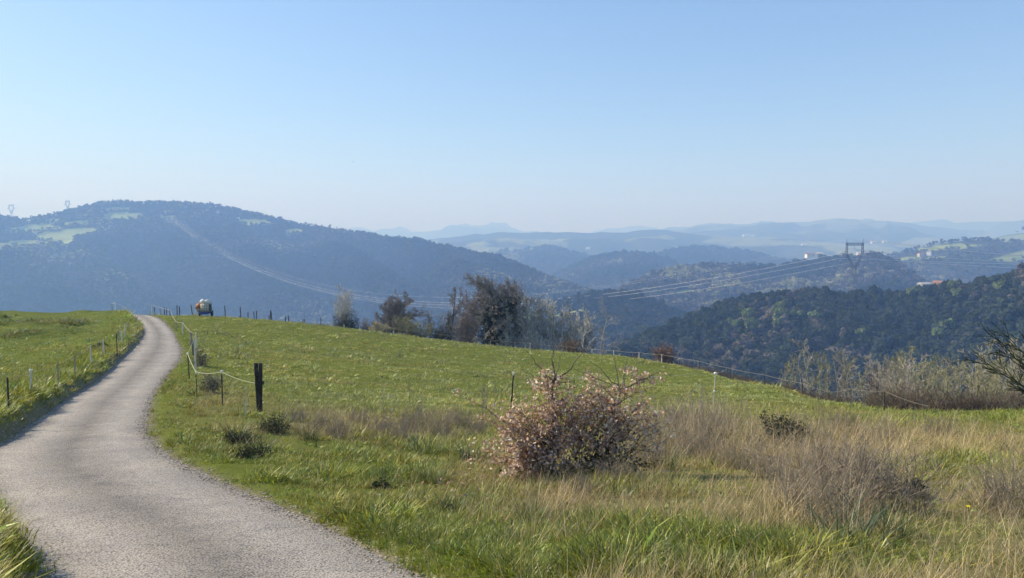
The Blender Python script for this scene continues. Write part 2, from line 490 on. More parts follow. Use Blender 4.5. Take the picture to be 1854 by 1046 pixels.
_edge = np.exp(-(np.clip(_e, 0, None) / .16) ** 2) * (np.hypot(GX, GY).ravel() < 120)
o = link('ground', mesh('ground', _gv, [grid_faces(len(_r), _nc), _fan], True, [MAT_GROUND], None, {'dry': gpad(_dry), 'past': gpad(_past), 'edge': gpad(_edge)}))
tag(o, 'grassy hillside sloping away with green meadow and dry verge', 'ground', None, 'structure')

# ---- road
def road_material():
    m, nt, out = new_mat('chip_asphalt'); L = nt.links.new
    geo = nt.nodes.new('ShaderNodeNewGeometry')
    a = nt.nodes.new('ShaderNodeAttribute'); a.attribute_name = 'across'
    def noise(scale, det=4, rough=.6):
        n = nt.nodes.new('ShaderNodeTexNoise'); n.inputs['Scale'].default_value = scale; n.inputs['Detail'].default_value = det; n.inputs['Roughness'].default_value = rough
        L(geo.outputs['Position'], n.inputs['Vector']); return n.outputs[0]
    vo = nt.nodes.new('ShaderNodeTexVoronoi'); vo.inputs['Scale'].default_value = 56; L(geo.outputs['Position'], vo.inputs['Vector'])
    cr = nt.nodes.new('ShaderNodeValToRGB')
    for e, (p, c) in zip(cr.color_ramp.elements, [(0, (.56, .51, .455)), (1, (.14, .128, .116))]): e.position = p; e.color = (*c, 1)
    mm = nt.nodes.new('ShaderNodeMath'); mm.operation = 'MULTIPLY'; mm.inputs[1].default_value = 1.25
    L(vo.outputs['Distance'], mm.inputs[0]); L(mm.outputs[0], cr.inputs[0])
    col = nt.nodes.new('ShaderNodeMixRGB'); col.blend_type = 'MULTIPLY'; col.inputs[0].default_value = 1
    r2 = nt.nodes.new('ShaderNodeValToRGB')
    for e, (p, c) in zip(r2.color_ramp.elements, [(.3, (.78, .78, .79)), (.7, (1.18, 1.15, 1.09))]): e.position = p; e.color = (*c, 1)
    L(noise(.8, 6, .65), r2.inputs[0]); L(cr.outputs[0], col.inputs[1]); L(r2.outputs[0], col.inputs[2])
    # worn wheel tracks are smoother and paler, the middle and a side seam are rougher
    wt = nt.nodes.new('ShaderNodeValToRGB'); el = wt.color_ramp.elements
    st = [(0, .74), (.05, .95), (.25, 1.24), (.40, .92), (.5, .70), (.6, .92), (.76, 1.24), (.93, 1.0), (1, .80)]
    while len(el) < len(st): el.new(.5)
    for e, (p, v) in zip(el, st): e.position = p; e.color = (v, v, v * .99, 1)
    ad = nt.nodes.new('ShaderNodeMath'); ad.operation = 'MULTIPLY_ADD'; ad.inputs[1].default_value = .16; ad.inputs[2].default_value = -.08
    L(noise(1.6, 3), ad.inputs[0]); a2 = nt.nodes.new('ShaderNodeMath'); L(ad.outputs[0], a2.inputs[0]); L(a.outputs['Fac'], a2.inputs[1])
    L(a2.outputs[0], wt.inputs[0])
    c2 = nt.nodes.new('ShaderNodeMixRGB'); c2.blend_type = 'MULTIPLY'; c2.inputs[0].default_value = 1
    L(col.outputs[0], c2.inputs[1]); L(wt.outputs[0], c2.inputs[2])
    # dark bitumen patches and a few crack-like streaks
    r3 = nt.nodes.new('ShaderNodeValToRGB')
    for e, (p, c) in zip(r3.color_ramp.elements, [(.56, (1, 1, 1)), (.70, (.68, .68, .70))]): e.position = p; e.color = (*c, 1)
    L(noise(2.6, 5, .7), r3.inputs[0])
    c3 = nt.nodes.new('ShaderNodeMixRGB'); c3.blend_type = 'MULTIPLY'; c3.inputs[0].default_value = .7
    L(c2.outputs[0], c3.inputs[1]); L(r3.outputs[0], c3.inputs[2])
    vc = nt.nodes.new('ShaderNodeTexVoronoi'); vc.feature = 'DISTANCE_TO_EDGE'; vc.inputs['Scale'].default_value = .4
    wv = nt.nodes.new('ShaderNodeMixRGB'); wv.blend_type = 'ADD'; wv.inputs[0].default_value = .8; nz_ = nt.nodes.new('ShaderNodeTexNoise'); nz_.inputs['Scale'].default_value = 1.5; nz_.inputs['Detail'].default_value = 5
    L(geo.outputs['Position'], nz_.inputs['Vector']); L(geo.outputs['Position'], wv.inputs[1]); L(nz_.outputs[1], wv.inputs[2]); L(wv.outputs[0], vc.inputs['Vector'])
    r4 = nt.nodes.new('ShaderNodeValToRGB')
    for e, (p, c) in zip(r4.color_ramp.elements, [(.004, (.5, .5, .5)), (.012, (1, 1, 1))]): e.position = p; e.color = (*c, 1)
    L(vc.outputs['Distance'], r4.inputs[0]); c4 = nt.nodes.new('ShaderNodeMixRGB'); c4.blend_type = 'MULTIPLY'; c4.inputs[0].default_value = .22
    L(c3.outputs[0], c4.inputs[1]); L(r4.outputs[0], c4.inputs[2]); c3 = c4
    b = nt.nodes.new('ShaderNodeBsdfPrincipled'); b.inputs['Roughness'].default_value = .85; b.inputs['Specular IOR Level'].default_value = .25
    bp = nt.nodes.new('ShaderNodeBump'); bp.inputs['Strength'].default_value = .55; bp.inputs['Distance'].default_value = .012; bp.invert = True
    L(vo.outputs['Distance'], bp.inputs['Height']); L(bp.outputs[0], b.inputs['Normal'])
    L(c3.outputs[0], b.inputs['Base Color']); L(b.outputs[0], out.inputs[0])
    return m
_k = 25
_t = np.linspace(0, 1, _k)
_wob = (fbm(np.arange(len(CL)) * .35, np.zeros(len(CL)), 3, 3) - .5)[:, None] * .18
_wob2 = (fbm(np.arange(len(CL)) * .35, np.zeros(len(CL)), 8, 3) - .5)[:, None] * .18
_el, _er = EL + NL * (.06 + _wob), ER + NR * (.06 + _wob2)
RP = _el[:, None] * (1 - _t[None, :, None]) + _er[:, None] * _t[None, :, None]
RZ = ground0(RP[..., 0], RP[..., 1]) + .012 + .03 * (1 - (2 * _t - 1) ** 2)[None] + .008 * (fbm(RP[..., 0] * .5, RP[..., 1] * .5, 44, 2) - .5)
o = link('road', mesh('road', np.concatenate([RP, RZ[..., None]], -1), [grid_faces(len(CL), _k)], True, [road_material()], None, {'across': np.repeat(_t[None], len(CL), 0).ravel()}))
tag(o, 'narrow pale grey chip-sealed lane winding down the slope', 'road', None, 'structure')
# ------------------------------------------------------------------ hills and their woods
rng = np.random.default_rng(11)

def blob_proto(seed, lumps=9, per=26, flat=.8, squat=1.0):
    """a tree crown about one metre wide built from small leaf-clump faces gathered in lumps, plus a short trunk"""
    g = np.random.default_rng(seed); V = []; F = []
    cs = g.normal(size=(lumps, 3)); cs /= np.linalg.norm(cs, axis=1, keepdims=True); cs *= g.uniform(.12, .34, (lumps, 1)); cs[:, 2] = cs[:, 2] * flat * squat
    n = 0
    for c in cs:
        rad = g.uniform(.16, .27)
        d = g.normal(size=(per, 3)); d /= np.linalg.norm(d, axis=1, keepdims=True)
        d[:, 2] = np.abs(d[:, 2]) * .9 + d[:, 2] * .1
        p = c + d * rad * g.uniform(.8, 1.1, (per, 1))
        nn = d + g.normal(size=d.shape) * .45; nn /= np.linalg.norm(nn, axis=1, keepdims=True)
        u = np.cross(nn, g.normal(size=d.shape)); u /= np.linalg.norm(u, axis=1, keepdims=True); w = np.cross(nn, u)
        s = g.uniform(.06, .115, (per, 1))
        q = np.stack([p - u * s - w * s * .7, p + u * s - w * s * .5, p + u * s * .8 + w * s, p - u * s * .7 + w * s * .8], 1)
        V.append(q.reshape(-1, 3)); F.append(np.arange(per * 4).reshape(-1, 4) + n); n += per * 4
    V = np.concatenate(V); V[:, 2] += .62 * squat
    F = np.concatenate(F)
    tv, tf = tubes([(np.array([[0, 0, -.25], [.01, 0, .25], [0, .02, .6 * squat]]), np.array([.035, .03, .015]))], 5)
    return np.concatenate([V, tv]), [F, tf + len(V)]

MAT_CROWN = leafy('tree_crown', True, .25)
def _pm(name, vf): return mesh(name, vf[0], vf[1], False, [MAT_CROWN])
CROWNS = proto_collection('crown_kinds', [_pm('crown', blob_proto(s, 7 + s, 30, .8, .82 + .10 * (s % 4))) for s in range(8)])
FARCROWNS = proto_collection('far_crown_kinds', [_pm('far_crown', blob_proto(40 + s, 6, 11, .9, 1.0)) for s in range(6)])

def hill_material(name, forest, field, earth):
    m, nt, out = new_mat(name); L = nt.links.new
    geo = nt.nodes.new('ShaderNodeNewGeometry')
    def noise(scale, det=5, rough=.6):
        n = nt.nodes.new('ShaderNodeTexNoise'); n.inputs['Scale'].default_value = scale; n.inputs['Detail'].default_value = det; n.inputs['Roughness'].default_value = rough
        L(geo.outputs['Position'], n.inputs['Vector']); return n.outputs[0]
    def ramp(f, a, b, p=(.35, .65)):
        r = nt.nodes.new('ShaderNodeValToRGB'); e = r.color_ramp.elements
        e[0].position, e[1].position = p; e[0].color = (*a, 1); e[1].color = (*b, 1); L(f, r.inputs[0]); return r.outputs[0]
    f = ramp(noise(.03, 8, .75), forest, earth)
    g = ramp(noise(.012, 4), tuple(c * .8 for c in field), tuple(c * 1.2 for c in field))
    a = nt.nodes.new('ShaderNodeAttribute'); a.attribute_name = 'field'
    x = nt.nodes.new('ShaderNodeMixRGB'); L(a.outputs['Fac'], x.inputs[0]); L(f, x.inputs[1]); L(g, x.inputs[2])
    d = nt.nodes.new('ShaderNodeBsdfDiffuse'); L(x.outputs[0], d.inputs[0]); L(d.outputs[0], out.inputs[0])
    return m

class Hill:
    def __init__(s, name, label, sky, dist, front, back, base, amp=10, wl=120, seed=0, tree=0, fields=(), power=1.1, res=(420, 110), mat=None, spurs=(), patch=None, rough=0.0):
        s.rough = rough
        s.name, s.label = name, label
        sky = np.array(sky, float); rx, rz = ray(sky[:, 0], sky[:, 1])
        s.th = np.arctan2(rx, np.ones_like(rx)); s.sl = rz / np.hypot(rx, 1)
        if np.isscalar(dist): dist = [(sky[0, 0], dist), (sky[-1, 0], dist)]
        dist = np.array(dist, float); s.dth = np.arctan2(ray(dist[:, 0], 440)[0], 1.0); s.dd = dist[:, 1]
        s.front, s.back, s.base, s.amp, s.wl, s.seed, s.tree, s.fields, s.power, s.res, s.mat, s.spurs, s.patch = front, back, base, amp, wl, seed, tree, fields, power, res, mat, spurs, patch
        s.t0, s.t1 = s.th[0], s.th[-1]
    def Rr(s, th): return np.interp(th, s.dth, s.dd)
    def Fr(s, th): return s.front * s.Rr(th) / s.dd.max()
    def z(s, th, r):
        Rv = s.Rr(th); sl = np.interp(th, s.th, s.sl)
        zr = sl * Rv - s.tree * .75 + s.rough * Rv * (fbm(th * 55 + s.seed, th * 0, s.seed, 4) - .5)
        x, y = r * np.sin(th), r * np.cos(th)
        t = np.clip(np.where(r < Rv, (Rv - r) / s.Fr(th), (r - Rv) / s.back), 0, 1.25)
        p = np.where(r < Rv, s.power, 1.5)
        z = zr + (s.base - zr) * t ** p
        w = sstep(.08, .42, t) * np.sin(np.pi * np.clip(t, 0, 1) * .9 + .1) ** .5 * np.clip((zr - s.base) / 60, 0, 1)
        n = 1 - 2 * np.abs(2 * fbm(x / s.wl, y / s.wl * .6, s.seed, 4) - 1)
        z = z + s.amp * w * n
        if s.spurs:
            q = np.stack([x, y, z], -1); px, py, _ = project(q)
            for (x0, y0, x1, y1, wd, h) in s.spurs:   # ribs and gullies running down the slope
                dx, dy = x1 - x0, y1 - y0; L2 = dx * dx + dy * dy
                k = np.clip(((px - x0) * dx + (py - y0) * dy) / L2, 0, 1)
                dist = np.hypot(px - x0 - k * dx, py - y0 - k * dy)
                z = z + h * np.exp(-(dist / wd) ** 2) * np.sin(np.pi * np.clip(k * .8 + .15, 0, 1)) * (r < Rv)
        z = z + (1.2 + s.wl * .012) * (fbm(x / (s.wl * .16), y / (s.wl * .16), s.seed + 5, 3) - .5)
        return z
    def infield(s, P):
        px, py, _ = project(P); m = np.zeros(px.shape, bool)
        px = px + 5 * (vnoise(px * .13, py * .2, 6) - .5); py = py + 2.5 * (vnoise(px * .1, py * .1, 8) - .5)
        for f in s.fields: m |= inpoly(px, py, f)
        return m
    def build(s):
        nth, nr = s.res
        th = np.linspace(s.t0, s.t1, nth); k = np.concatenate([np.linspace(-1.12, 0, int(nr * .72), endpoint=False), np.linspace(0, 1.1, nr - int(nr * .72))])
        T, K = np.meshgrid(th, k)
        Rv = s.Rr(T); RR_ = np.where(K < 0, Rv + K * s.Fr(T), Rv + K * s.back)
        RR_ = np.maximum(RR_, 60)
        Z = s.z(T, RR_); P = np.stack([RR_ * np.sin(T), RR_ * np.cos(T), Z], -1)
        f = s.infield(P).astype(float)
        if s.patch is not None:
            px, py, _ = project(P)
            c = fbm(P[..., 0] / s.patch[0], P[..., 1] / s.patch[0], s.seed + 77, 3)
            f = np.maximum(f, sstep(.52, .56, c) * s.patch[1])
        o = link(s.name, mesh(s.name, P.reshape(-1, 3), [grid_faces(nr, nth)], True, [s.mat], None, {'field': f.ravel()}))
        tag(o, s.label, 'hill', None, 'structure'); s.obj = o
        return s
    def wood(s, name, label, n, size, mix, coll, nk, drop=None, seed=1, back=.12):
        g = np.random.default_rng(seed)
        th = g.uniform(s.t0, s.t1, n); k = g.uniform(-1, back, n)
        Rv = s.Rr(th); r = np.where(k < 0, Rv + k * s.Fr(th), Rv + k * s.back)
        z = s.z(th, r); P = np.stack([r * np.sin(th), r * np.cos(th), z], -1)
        keep = ~s.infield(P) & (P[:, 2] > s.base + 3)
        px, py, _ = project(P)
        if drop is not None: keep &= ~drop(px, py, P, g)
        if s.patch is not None:
            c = fbm(P[:, 0] / s.patch[0], P[:, 1] / s.patch[0], s.seed + 77, 3); keep &= ~((c > .53) & (g.uniform(size=n) > .12))
        P, px, py = P[keep], px[keep], py[keep]; n = len(P)
        sc = (size[0] * .72 + (size[1] * 1.18 - size[0] * .72) * g.uniform(0, 1, n) ** 1.5) * (.8 + .4 * fbm(P[:, 0] / 60, P[:, 1] / 60, 3, 2))
        cols = np.array([c for c, _ in mix]); w = np.array([v for _, v in mix])
        clus = fbm(P[:, 0] / (s.wl * .7), P[:, 1] / (s.wl * .7), s.seed + 13, 3)
        u = np.clip(g.uniform(0, 1, n) * .55 + (clus - .5) * 1.7 + .22, 0, .9999)
        ci = np.searchsorted(np.cumsum(w / w.sum()), u); ci = np.clip(ci, 0, len(cols) - 1)
        tint = cols[ci] * g.uniform(.75, 1.3, (n, 1))
        rot = np.stack([g.normal(0, .06, n), g.normal(0, .06, n), g.uniform(0, 6.28, n)], -1)
        sv = np.stack([sc * g.uniform(.85, 1.15, n), sc * g.uniform(.85, 1.15, n), sc * g.uniform(.75, 1.25, n)], -1)
        o = scatter(name, P, rot, sv, g.integers(0, nk, n), tint, coll)
        tag(o, label, 'woodland', None, 'stuff')
        return o

HM = hill_material('wooded_slope', (.03, .04, .022), (.30, .36, .13), (.055, .052, .038))
HM2 = hill_material('mixed_slope', (.035, .045, .025), (.2, .25, .09), (.06, .06, .042))
HM3 = hill_material('far_country', (.03, .042, .024), (.20, .23, .11), (.07, .075, .04))
OAK, OAK2, BARE, BARE2, FRESH, PALE = (.036, .050, .027), (.054, .070, .036), (.095, .084, .066), (.145, .13, .102), (.2, .26, .06), (.30, .31, .17)

near_hill = Hill('wooded_hill', 'dark evergreen hillside just across the valley on the right', [(1040, 700), (1090, 650), (1130, 631), (1180, 607), (1250, 577), (1300, 550), (1350, 535), (1400, 530), (1450, 529), (1500, 529), (1560, 532), (1620, 529),
                (1660, 524), (1700, 519), (1750, 513), (1800, 501), (1854, 489), (2000, 470), (2400, 450)], [(1040, 420), (1150, 480), (1300, 560), (1600, 600), (2400, 560)], 300, 260, -125, 9, 90, 3, 11.5, (), 1.05, (420, 130), HM).build()
dark_spur = Hill('dark_spur_hill', 'dark wooded spur in the valley behind the bare trees', [(900, 600), (960, 562), (1000, 549), (1040, 541), (1080, 533), (1120, 529), (1145, 529), (1175, 541), (1210, 556), (1245, 573), (1275, 592), (1310, 630)], 930, 330, 260, -150, 8, 110, 21, 9,
                 ([(990, 573), (1020, 566), (1050, 562), (1066, 561), (1052, 575), (1015, 588), (995, 585)], [(930, 573), (985, 566), (992, 575), (950, 588)]), 1.1, (260, 90), HM).build()
rib_hill = Hill('ribbed_hill', 'wooded hill with a farm field behind the power pylon', [(1020, 580), (1080, 555), (1120, 530), (1150, 512), (1180, 498), (1215, 487), (1260, 480), (1300, 481), (1350, 483), (1400, 484), (1430, 477), (1470, 469), (1510, 463), (1560, 461), (1605, 468), (1640, 488), (1670, 515), (1710, 540), (1760, 575)],
                [(1020, 1180), (1300, 1450), (1500, 1500), (1760, 1250)], 520, 420, -170, 24, 190, 8, 12,
                ([(1385, 490), (1430, 479), (1500, 467), (1545, 464), (1600, 468), (1560, 473), (1500, 474), (1440, 484), (1400, 493)], [(1205, 540), (1212, 528), (1248, 524), (1258, 534), (1235, 539)], [(1140, 546), (1190, 541), (1202, 546), (1160, 552)]), 1.0, (380, 120), HM2).build()
BIGP = .8
big_hill = Hill('broad_hill', 'broad hazy blue hill with pale pastures and two pylons', [(-700, 430), (-400, 405), (-200, 392), (-100, 387), (0, 391), (22, 393), (48, 397), (80, 391), (110, 385), (142, 377), (172, 369), (202, 366), (240, 365), (290, 366), (340, 367), (385, 372), (430, 379), (480, 390), (520, 402),
                (560, 412), (600, 416), (640, 421), (700, 430), (760, 438), (800, 446), (850, 457), (900, 466), (940, 480), (980, 499), (1020, 517), (1060, 530), (1085, 545), (1120, 575)],
                [(-700, 2400), (200, 2400), (600, 2150), (850, 1700), (1120, 1180)], 820, 500, -190, 36, 330, 15, 5,
                ([(5, 417), (50, 406), (75, 404), (105, 408), (118, 413), (80, 416), (60, 420), (20, 422)], [(62, 424), (80, 421), (120, 414), (150, 412), (178, 414), (172, 423), (150, 427), (133, 432), (137, 442), (115, 443), (85, 434), (65, 432)],
                 [(-80, 452), (0, 440), (25, 435), (55, 433), (85, 437), (110, 443), (90, 447), (40, 445), (0, 452)], [(72, 398), (105, 395), (112, 402), (90, 403)], [(115, 404), (135, 399), (160, 397), (158, 405), (120, 410)],
                 [(185, 387), (225, 383), (262, 387), (250, 396), (190, 397)], [(190, 376), (235, 375), (240, 380), (195, 381)], [(285, 392), (315, 389), (335, 393), (300, 398)], [(510, 416), (540, 414), (552, 420), (520, 429)], [(428, 396), (480, 398), (502, 404), (470, 408), (432, 405)]),
                BIGP, (620, 190), HM, ((380, 430, 620, 590, 34, 22), (210, 440, 480, 585, 46, -46), (-60, 470, 180, 575, 44, 44), (150, 480, 330, 580, 22, 20), (560, 425, 780, 570, 26, 26), (640, 440, 860, 560, 24, -26), (720, 440, 960, 560, 20, 18))).build()
cone_a = Hill('round_hill', 'rounded hazy hill with a pasture along its crest', [(840, 490), (880, 470), (905, 459), (930, 452), (965, 447), (1000, 450), (1040, 459), (1080, 470), (1120, 490), (1160, 510)], 2900, 700, 600, -190, 22, 260, 33, 7, ([(912, 455), (940, 450), (972, 447), (985, 450), (950, 455), (925, 461)],), 1.0, (240, 80), HM2).build()
cone_b = Hill('ravine_hill', 'wooded hill with steep ravines in the middle of the view', [(960, 530), (1010, 500), (1040, 483), (1070, 471), (1105, 463), (1140, 461), (1180, 465), (1215, 476), (1260, 500), (1300, 525)], 2250, 600, 500, -190, 24, 200, 35, 7, (), 1.0, (260, 90), HM2).build()
cone_c = Hill('long_hill', 'long low wooded hill beyond the valley', [(1130, 495), (1170, 470), (1205, 457), (1250, 450), (1300, 452), (1350, 457), (1390, 467), (1430, 478), (1480, 495)], 2800, 600, 500, -190, 18, 230, 37, 7, (), 1.0, (260, 80), HM2).build()
right_hill = Hill('pasture_hill', 'brown and green hill at the right with scattered pale trees', [(1480, 485), (1560, 470), (1600, 464), (1640, 453), (1680, 443), (1720, 435), (1760, 432), (1800, 433), (1860, 437), (2000, 430), (2300, 440)], 2100, 800, 600, -190, 40, 240, 39, 6,
                  ([(1655, 452), (1690, 445), (1740, 440), (1780, 444), (1730, 452), (1680, 456)], [(1600, 472), (1640, 466), (1720, 464), (1660, 472)], [(1790, 470), (1854, 452), (1900, 450), (1900, 462), (1830, 474)]), 1.0, (340, 110), HM2).build()
back_field = Hill('field_hill', 'pale green field hill on the right skyline', [(1700, 450), (1760, 436), (1795, 430), (1825, 423), (1854, 420), (1950, 412), (2300, 420)], 3200, 900, 600, -180, 10, 300, 41, 6, ([(1770, 440), (1800, 430), (1854, 423), (1950, 416), (1950, 440)],), 1.0, (200, 60), HM2).build()
FARH = [
 ('plateau_hills', 'patchwork plateau in the middle distance', [(560, 470), (650, 450), (740, 438), (800, 431), (850, 425), (900, 421), (960, 420), (1020, 420), (1080, 421), (1130, 421), (1160, 418), (1190, 416), (1215, 419), (1270, 425), (1350, 430), (1450, 436), (1600, 444), (1750, 455), (2100, 460)], 4300, 1700, 1200, -230, 75, 420, 51, (260, .9)),
 ('far_plateau_hills', 'second hazy plateau with scattered farms', [(900, 450), (1050, 437), (1180, 424), (1260, 419), (1320, 414), (1400, 420), (1460, 426), (1560, 430), (1680, 430), (1800, 440), (2100, 446)], 5300, 1900, 1200, -230, 80, 460, 57, (320, .8)),
 ('blue_ridge_hills', 'long blue ridge on the right horizon', [(1050, 440), (1150, 424), (1215, 420), (1260, 414), (1300, 411), (1340, 412), (1380, 405), (1420, 403), (1450, 402), (1480, 398), (1510, 395), (1545, 397), (1580, 400), (1610, 400), (1645, 403), (1680, 409), (1720, 418), (1780, 430), (1900, 445)], 6600, 2200, 1500, -230, 150, 700, 53, (500, .5)),
 ('pale_ridge_hills', 'palest blue mountain line on the horizon', [(400, 445), (560, 428), (660, 420), (690, 417), (730, 419), (765, 419), (800, 415), (830, 415), (860, 410), (890, 408), (915, 410), (945, 417), (1000, 422), (1060, 424), (1120, 419), (1160, 414), (1220, 416), (1300, 418), (1500, 415), (1640, 413), (1685, 408), (1740, 402), (1790, 401), (1854, 399), (1950, 402), (2200, 410)], 9500, 3000, 2000, -230, 200, 1100, 55, None),
]
for nm, lb, sk, dd, fr, bk, bs, am, wl, sd_, pt in FARH:
    Hill(nm, lb, sk, dd, fr, bk, bs, am, wl, sd_, 0, (), 1.0, (460, 90), HM3, (), pt, .0032).build()

_mix_dark = [(OAK, 5), (OAK2, 4.2), (BARE, .7), (BARE2, .15)]
_mix_brown = [(OAK, 2.2), (OAK2, 2), (BARE, 3), (BARE2, 1.6), (PALE, .25)]
near_hill.wood('wooded_hill_forest', 'dense dark green wood covering the hillside across the valley', 17000, (5.6, 8.6), _mix_dark, CROWNS, 8, None, 1, .2)
dark_spur.wood('spur_forest', 'dark wood on the valley spur', 5600, (7, 10), [(OAK, 5), (OAK2, 3), (BARE, .8)], CROWNS, 8, None, 2)
rib_hill.wood('ribbed_hill_forest', 'mixed wood on the hill behind the power pylon', 13000, (9, 14), _mix_brown, FARCROWNS, 6, None, 3)
big_hill.wood('broad_hill_forest', 'hazy wood covering the broad blue hill', 60000, (6.5, 10.5), [(OAK, 3.2), (OAK2, 2.4), (BARE, 2.6), (BARE2, 1.3), (PALE, .12)], FARCROWNS, 6, None, 4)
cone_a.wood('round_hill_forest', 'hazy wood on the rounded hill', 5000, (13, 20), _mix_brown, FARCROWNS, 6, None, 5)
cone_b.wood('ravine_hill_forest', 'hazy wood on the ravine hill', 6000, (12, 18), _mix_brown, FARCROWNS, 6, None, 6)
cone_c.wood('long_hill_forest', 'hazy wood on the long low hill', 5000, (13, 18), _mix_dark, FARCROWNS, 6, None, 7)
right_hill.wood('pasture_hill_forest', 'scattered trees and scrub on the brown hill', 11000, (6, 10), [(OAK, 2), (OAK2, 2), (BARE, 3.4), (BARE2, 2), (PALE, 1.0)], FARCROWNS, 6, lambda px, py, P, g: g.uniform(size=len(px)) < .35 + .4 * sstep(.5, .6, fbm(P[:, 0] / 130, P[:, 1] / 130, 91, 3)), 8)
back_field.wood('field_hill_forest', 'line of trees on the pale field hill', 900, (14, 20), _mix_dark, FARCROWNS, 6, lambda px, py, P, g: py > 424, 9)
# ------------------------------------------------------------------ grass and weeds underfoot
def blades(g, n, h, spread, width, lean, segs=3, droop=.5):
    """n tapered curved blades in one tuft"""
    a = g.uniform(0, 6.283, n); rr = spread * np.sqrt(g.uniform(0, 1, n))
    b = np.stack([rr * np.cos(a), rr * np.sin(a), np.full(n, -.02)], -1)
    hh = g.uniform(h[0], h[1], n); az = a + g.normal(0, .9, n); ln = np.abs(g.normal(lean, lean * .5, n))
    t = np.linspace(0, 1, segs + 1)
    out = hh[:, None] * (np.sin(ln)[:, None] * t + droop * ln[:, None] * t ** 2.2 * .6)
    up = hh[:, None] * (t - droop * np.minimum(ln, 1.2)[:, None] * .55 * t ** 2.4)
    P = b[:, None] + np.stack([out * np.cos(az)[:, None], out * np.sin(az)[:, None], up], -1)
    fa = az + np.pi / 2 + g.normal(0, .5, n)
    W = np.stack([np.cos(fa), np.sin(fa), np.zeros(n)], -1)[:, None]
    w = (g.uniform(.7, 1.3, n) * width)[:, None] * (1 - t ** 1.6 * .93)
    Lp, Rp = P - W * w[..., None] / 2, P + W * w[..., None] / 2
    V = np.stack([Lp, Rp], 2).reshape(-1, 3)
    k = (np.arange(n)[:, None] * (segs + 1) + np.arange(segs)[None]) * 2
    return V, np.stack([k, k + 1, k + 3, k + 2], -1).reshape(-1, 4)

def stems(g, n, h, spread, rad, lean, twigs=0, tl=.25):
    """thin dead stems, some with side twigs"""
    polys = []
    for _ in range(n):
        a, r0 = g.uniform(0, 6.283), spread * math.sqrt(g.uniform()); H = g.uniform(*h); l = abs(g.normal(lean, lean * .6)); az = g.uniform(0, 6.283)
        t = np.linspace(0, 1, 4)
        P = np.stack([r0 * math.cos(a) + math.cos(az) * math.sin(l) * H * t + g.normal(0, .015, 4) * t, r0 * math.sin(a) + math.sin(az) * math.sin(l) * H * t + g.normal(0, .015, 4) * t, H * math.cos(l) * t - .02], -1)
        polys.append((P, rad * (1 - .7 * t)))
        for _k in range(twigs):
            u = g.uniform(.35, .98); p0 = P[0] + (P[-1] - P[0]) * u; d = np.array([g.normal(), g.normal(), g.uniform(.4, 1.5)]); d /= np.linalg.norm(d)
            L = tl * H * g.uniform(.4, 1) * (1.25 - u * .6)
            polys.append((np.array([p0, p0 + d * L * .5 + [0, 0, .02 * L], p0 + d * L]), np.array([rad * .55, rad * .45, rad * .25])))
    return tubes(polys, 3)

MAT_GRASS = leafy('grass_blade', True, .34, .035, 'tint', True)
MAT_STRAW = leafy('straw_blade', True, .22, .02, 'tint', True)
MAT_STEM = diffuse_attr('dead_stem', True)
gg = np.random.default_rng(5)
def tuft_mesh(name, n, vf, mat):
    V, F = vf; k = len(V) // n
    v = gg.uniform(.45, 1.5, (n, 1)) * np.array([1, 1, 1]) * np.where(gg.uniform(size=(n, 1)) < .18, np.array([[1.25, 1.05, .9]]), np.array([[1, 1, 1.]]))
    return mesh(name, V, [F], False, [mat], None, {'var': np.repeat(v, k, 0)})
P_LAWN = [tuft_mesh('lawn', 22, blades(gg, 22, (.02, .06), .09, .0065, .75, 2), MAT_GRASS) for _ in range(5)]
P_LUSH = [tuft_mesh('lush', 20, blades(gg, 20, (.05, .14), .085, .0085, .6, 3, .7), MAT_GRASS) for _ in range(4)]
P_LEAF = [tuft_mesh('weed', 12, blades(gg, 12, (.04, .10), .06, .028, .95, 3, .5), MAT_GRASS) for _ in range(3)]
P_DRY = [tuft_mesh('dry', 13, blades(gg, 13, (.05, .17), .12, .004, .95, 3, .8), MAT_STRAW) for _ in range(5)]
P_STEM = [mesh('stem', *(lambda v: (v[0], [v[1]]))(stems(gg, 5, (.35, .85), .12, .0032, .28, 4)), False, [MAT_STEM]) for _ in range(5)]
P_TUFT = [tuft_mesh('tuft', 46, blades(gg, 46, (.2, .42), .09, .007, .55, 4, .7), MAT_GRASS) for _ in range(3)]
LITTER = [tuft_mesh('litter', 14, blades(gg, 14, (.12, .4), .16, .004, 1.45, 3, .05), MAT_STRAW) for _ in range(4)]
C_GREEN = proto_collection('green_kinds', P_LAWN + P_LUSH + P_LEAF)       # 0-4 lawn, 5-8 lush, 9-11 broad leaf
C_DRY = proto_collection('dry_kinds', P_DRY + P_STEM + LITTER)            # 0-4 straw, 5-9 stems, 10-13 flat litter
C_TUFT = proto_collection('tuft_kinds', P_TUFT)

def polar_points(g, n, r0, r1, th=.92):
    t = g.uniform(-th, th, n); r = np.exp(g.uniform(math.log(r0), math.log(r1), n))
    return r * np.sin(t), r * np.cos(t), r
def visible(x, y, z, up=.5, mx=420, my=60):
    px, py, _ = project(np.stack([x, y, z], -1))
    return (px > -mx) & (px < PW + mx) & (py < PH + my + 900 / np.maximum(y, 1)), px, py
def orient(g, x, y, n, tilt=.12):
    return np.stack([g.normal(0, tilt, n), g.normal(0, tilt, n), g.uniform(0, 6.283, n)], -1)

FENCE = [(245, 100), (300, 80), (335, 60), (348, 46), (352, 32), (357, 23), (404, 20.5), (471, 18.6), (700, 22), (927, 23), (1100, 24), (1295, 24.5), (1540, 33)]
def meadow_side(x, y):
    """in the fenced meadow rather than on the verge"""
    px, _, dep = project(np.stack([x, y, ground0(x, y)], -1))
    f = np.interp(px, [a for a, _ in FENCE], [b for _, b in FENCE]); f = np.where(px > 1540, 60, f)
    return (dep > f) & (px > 245)

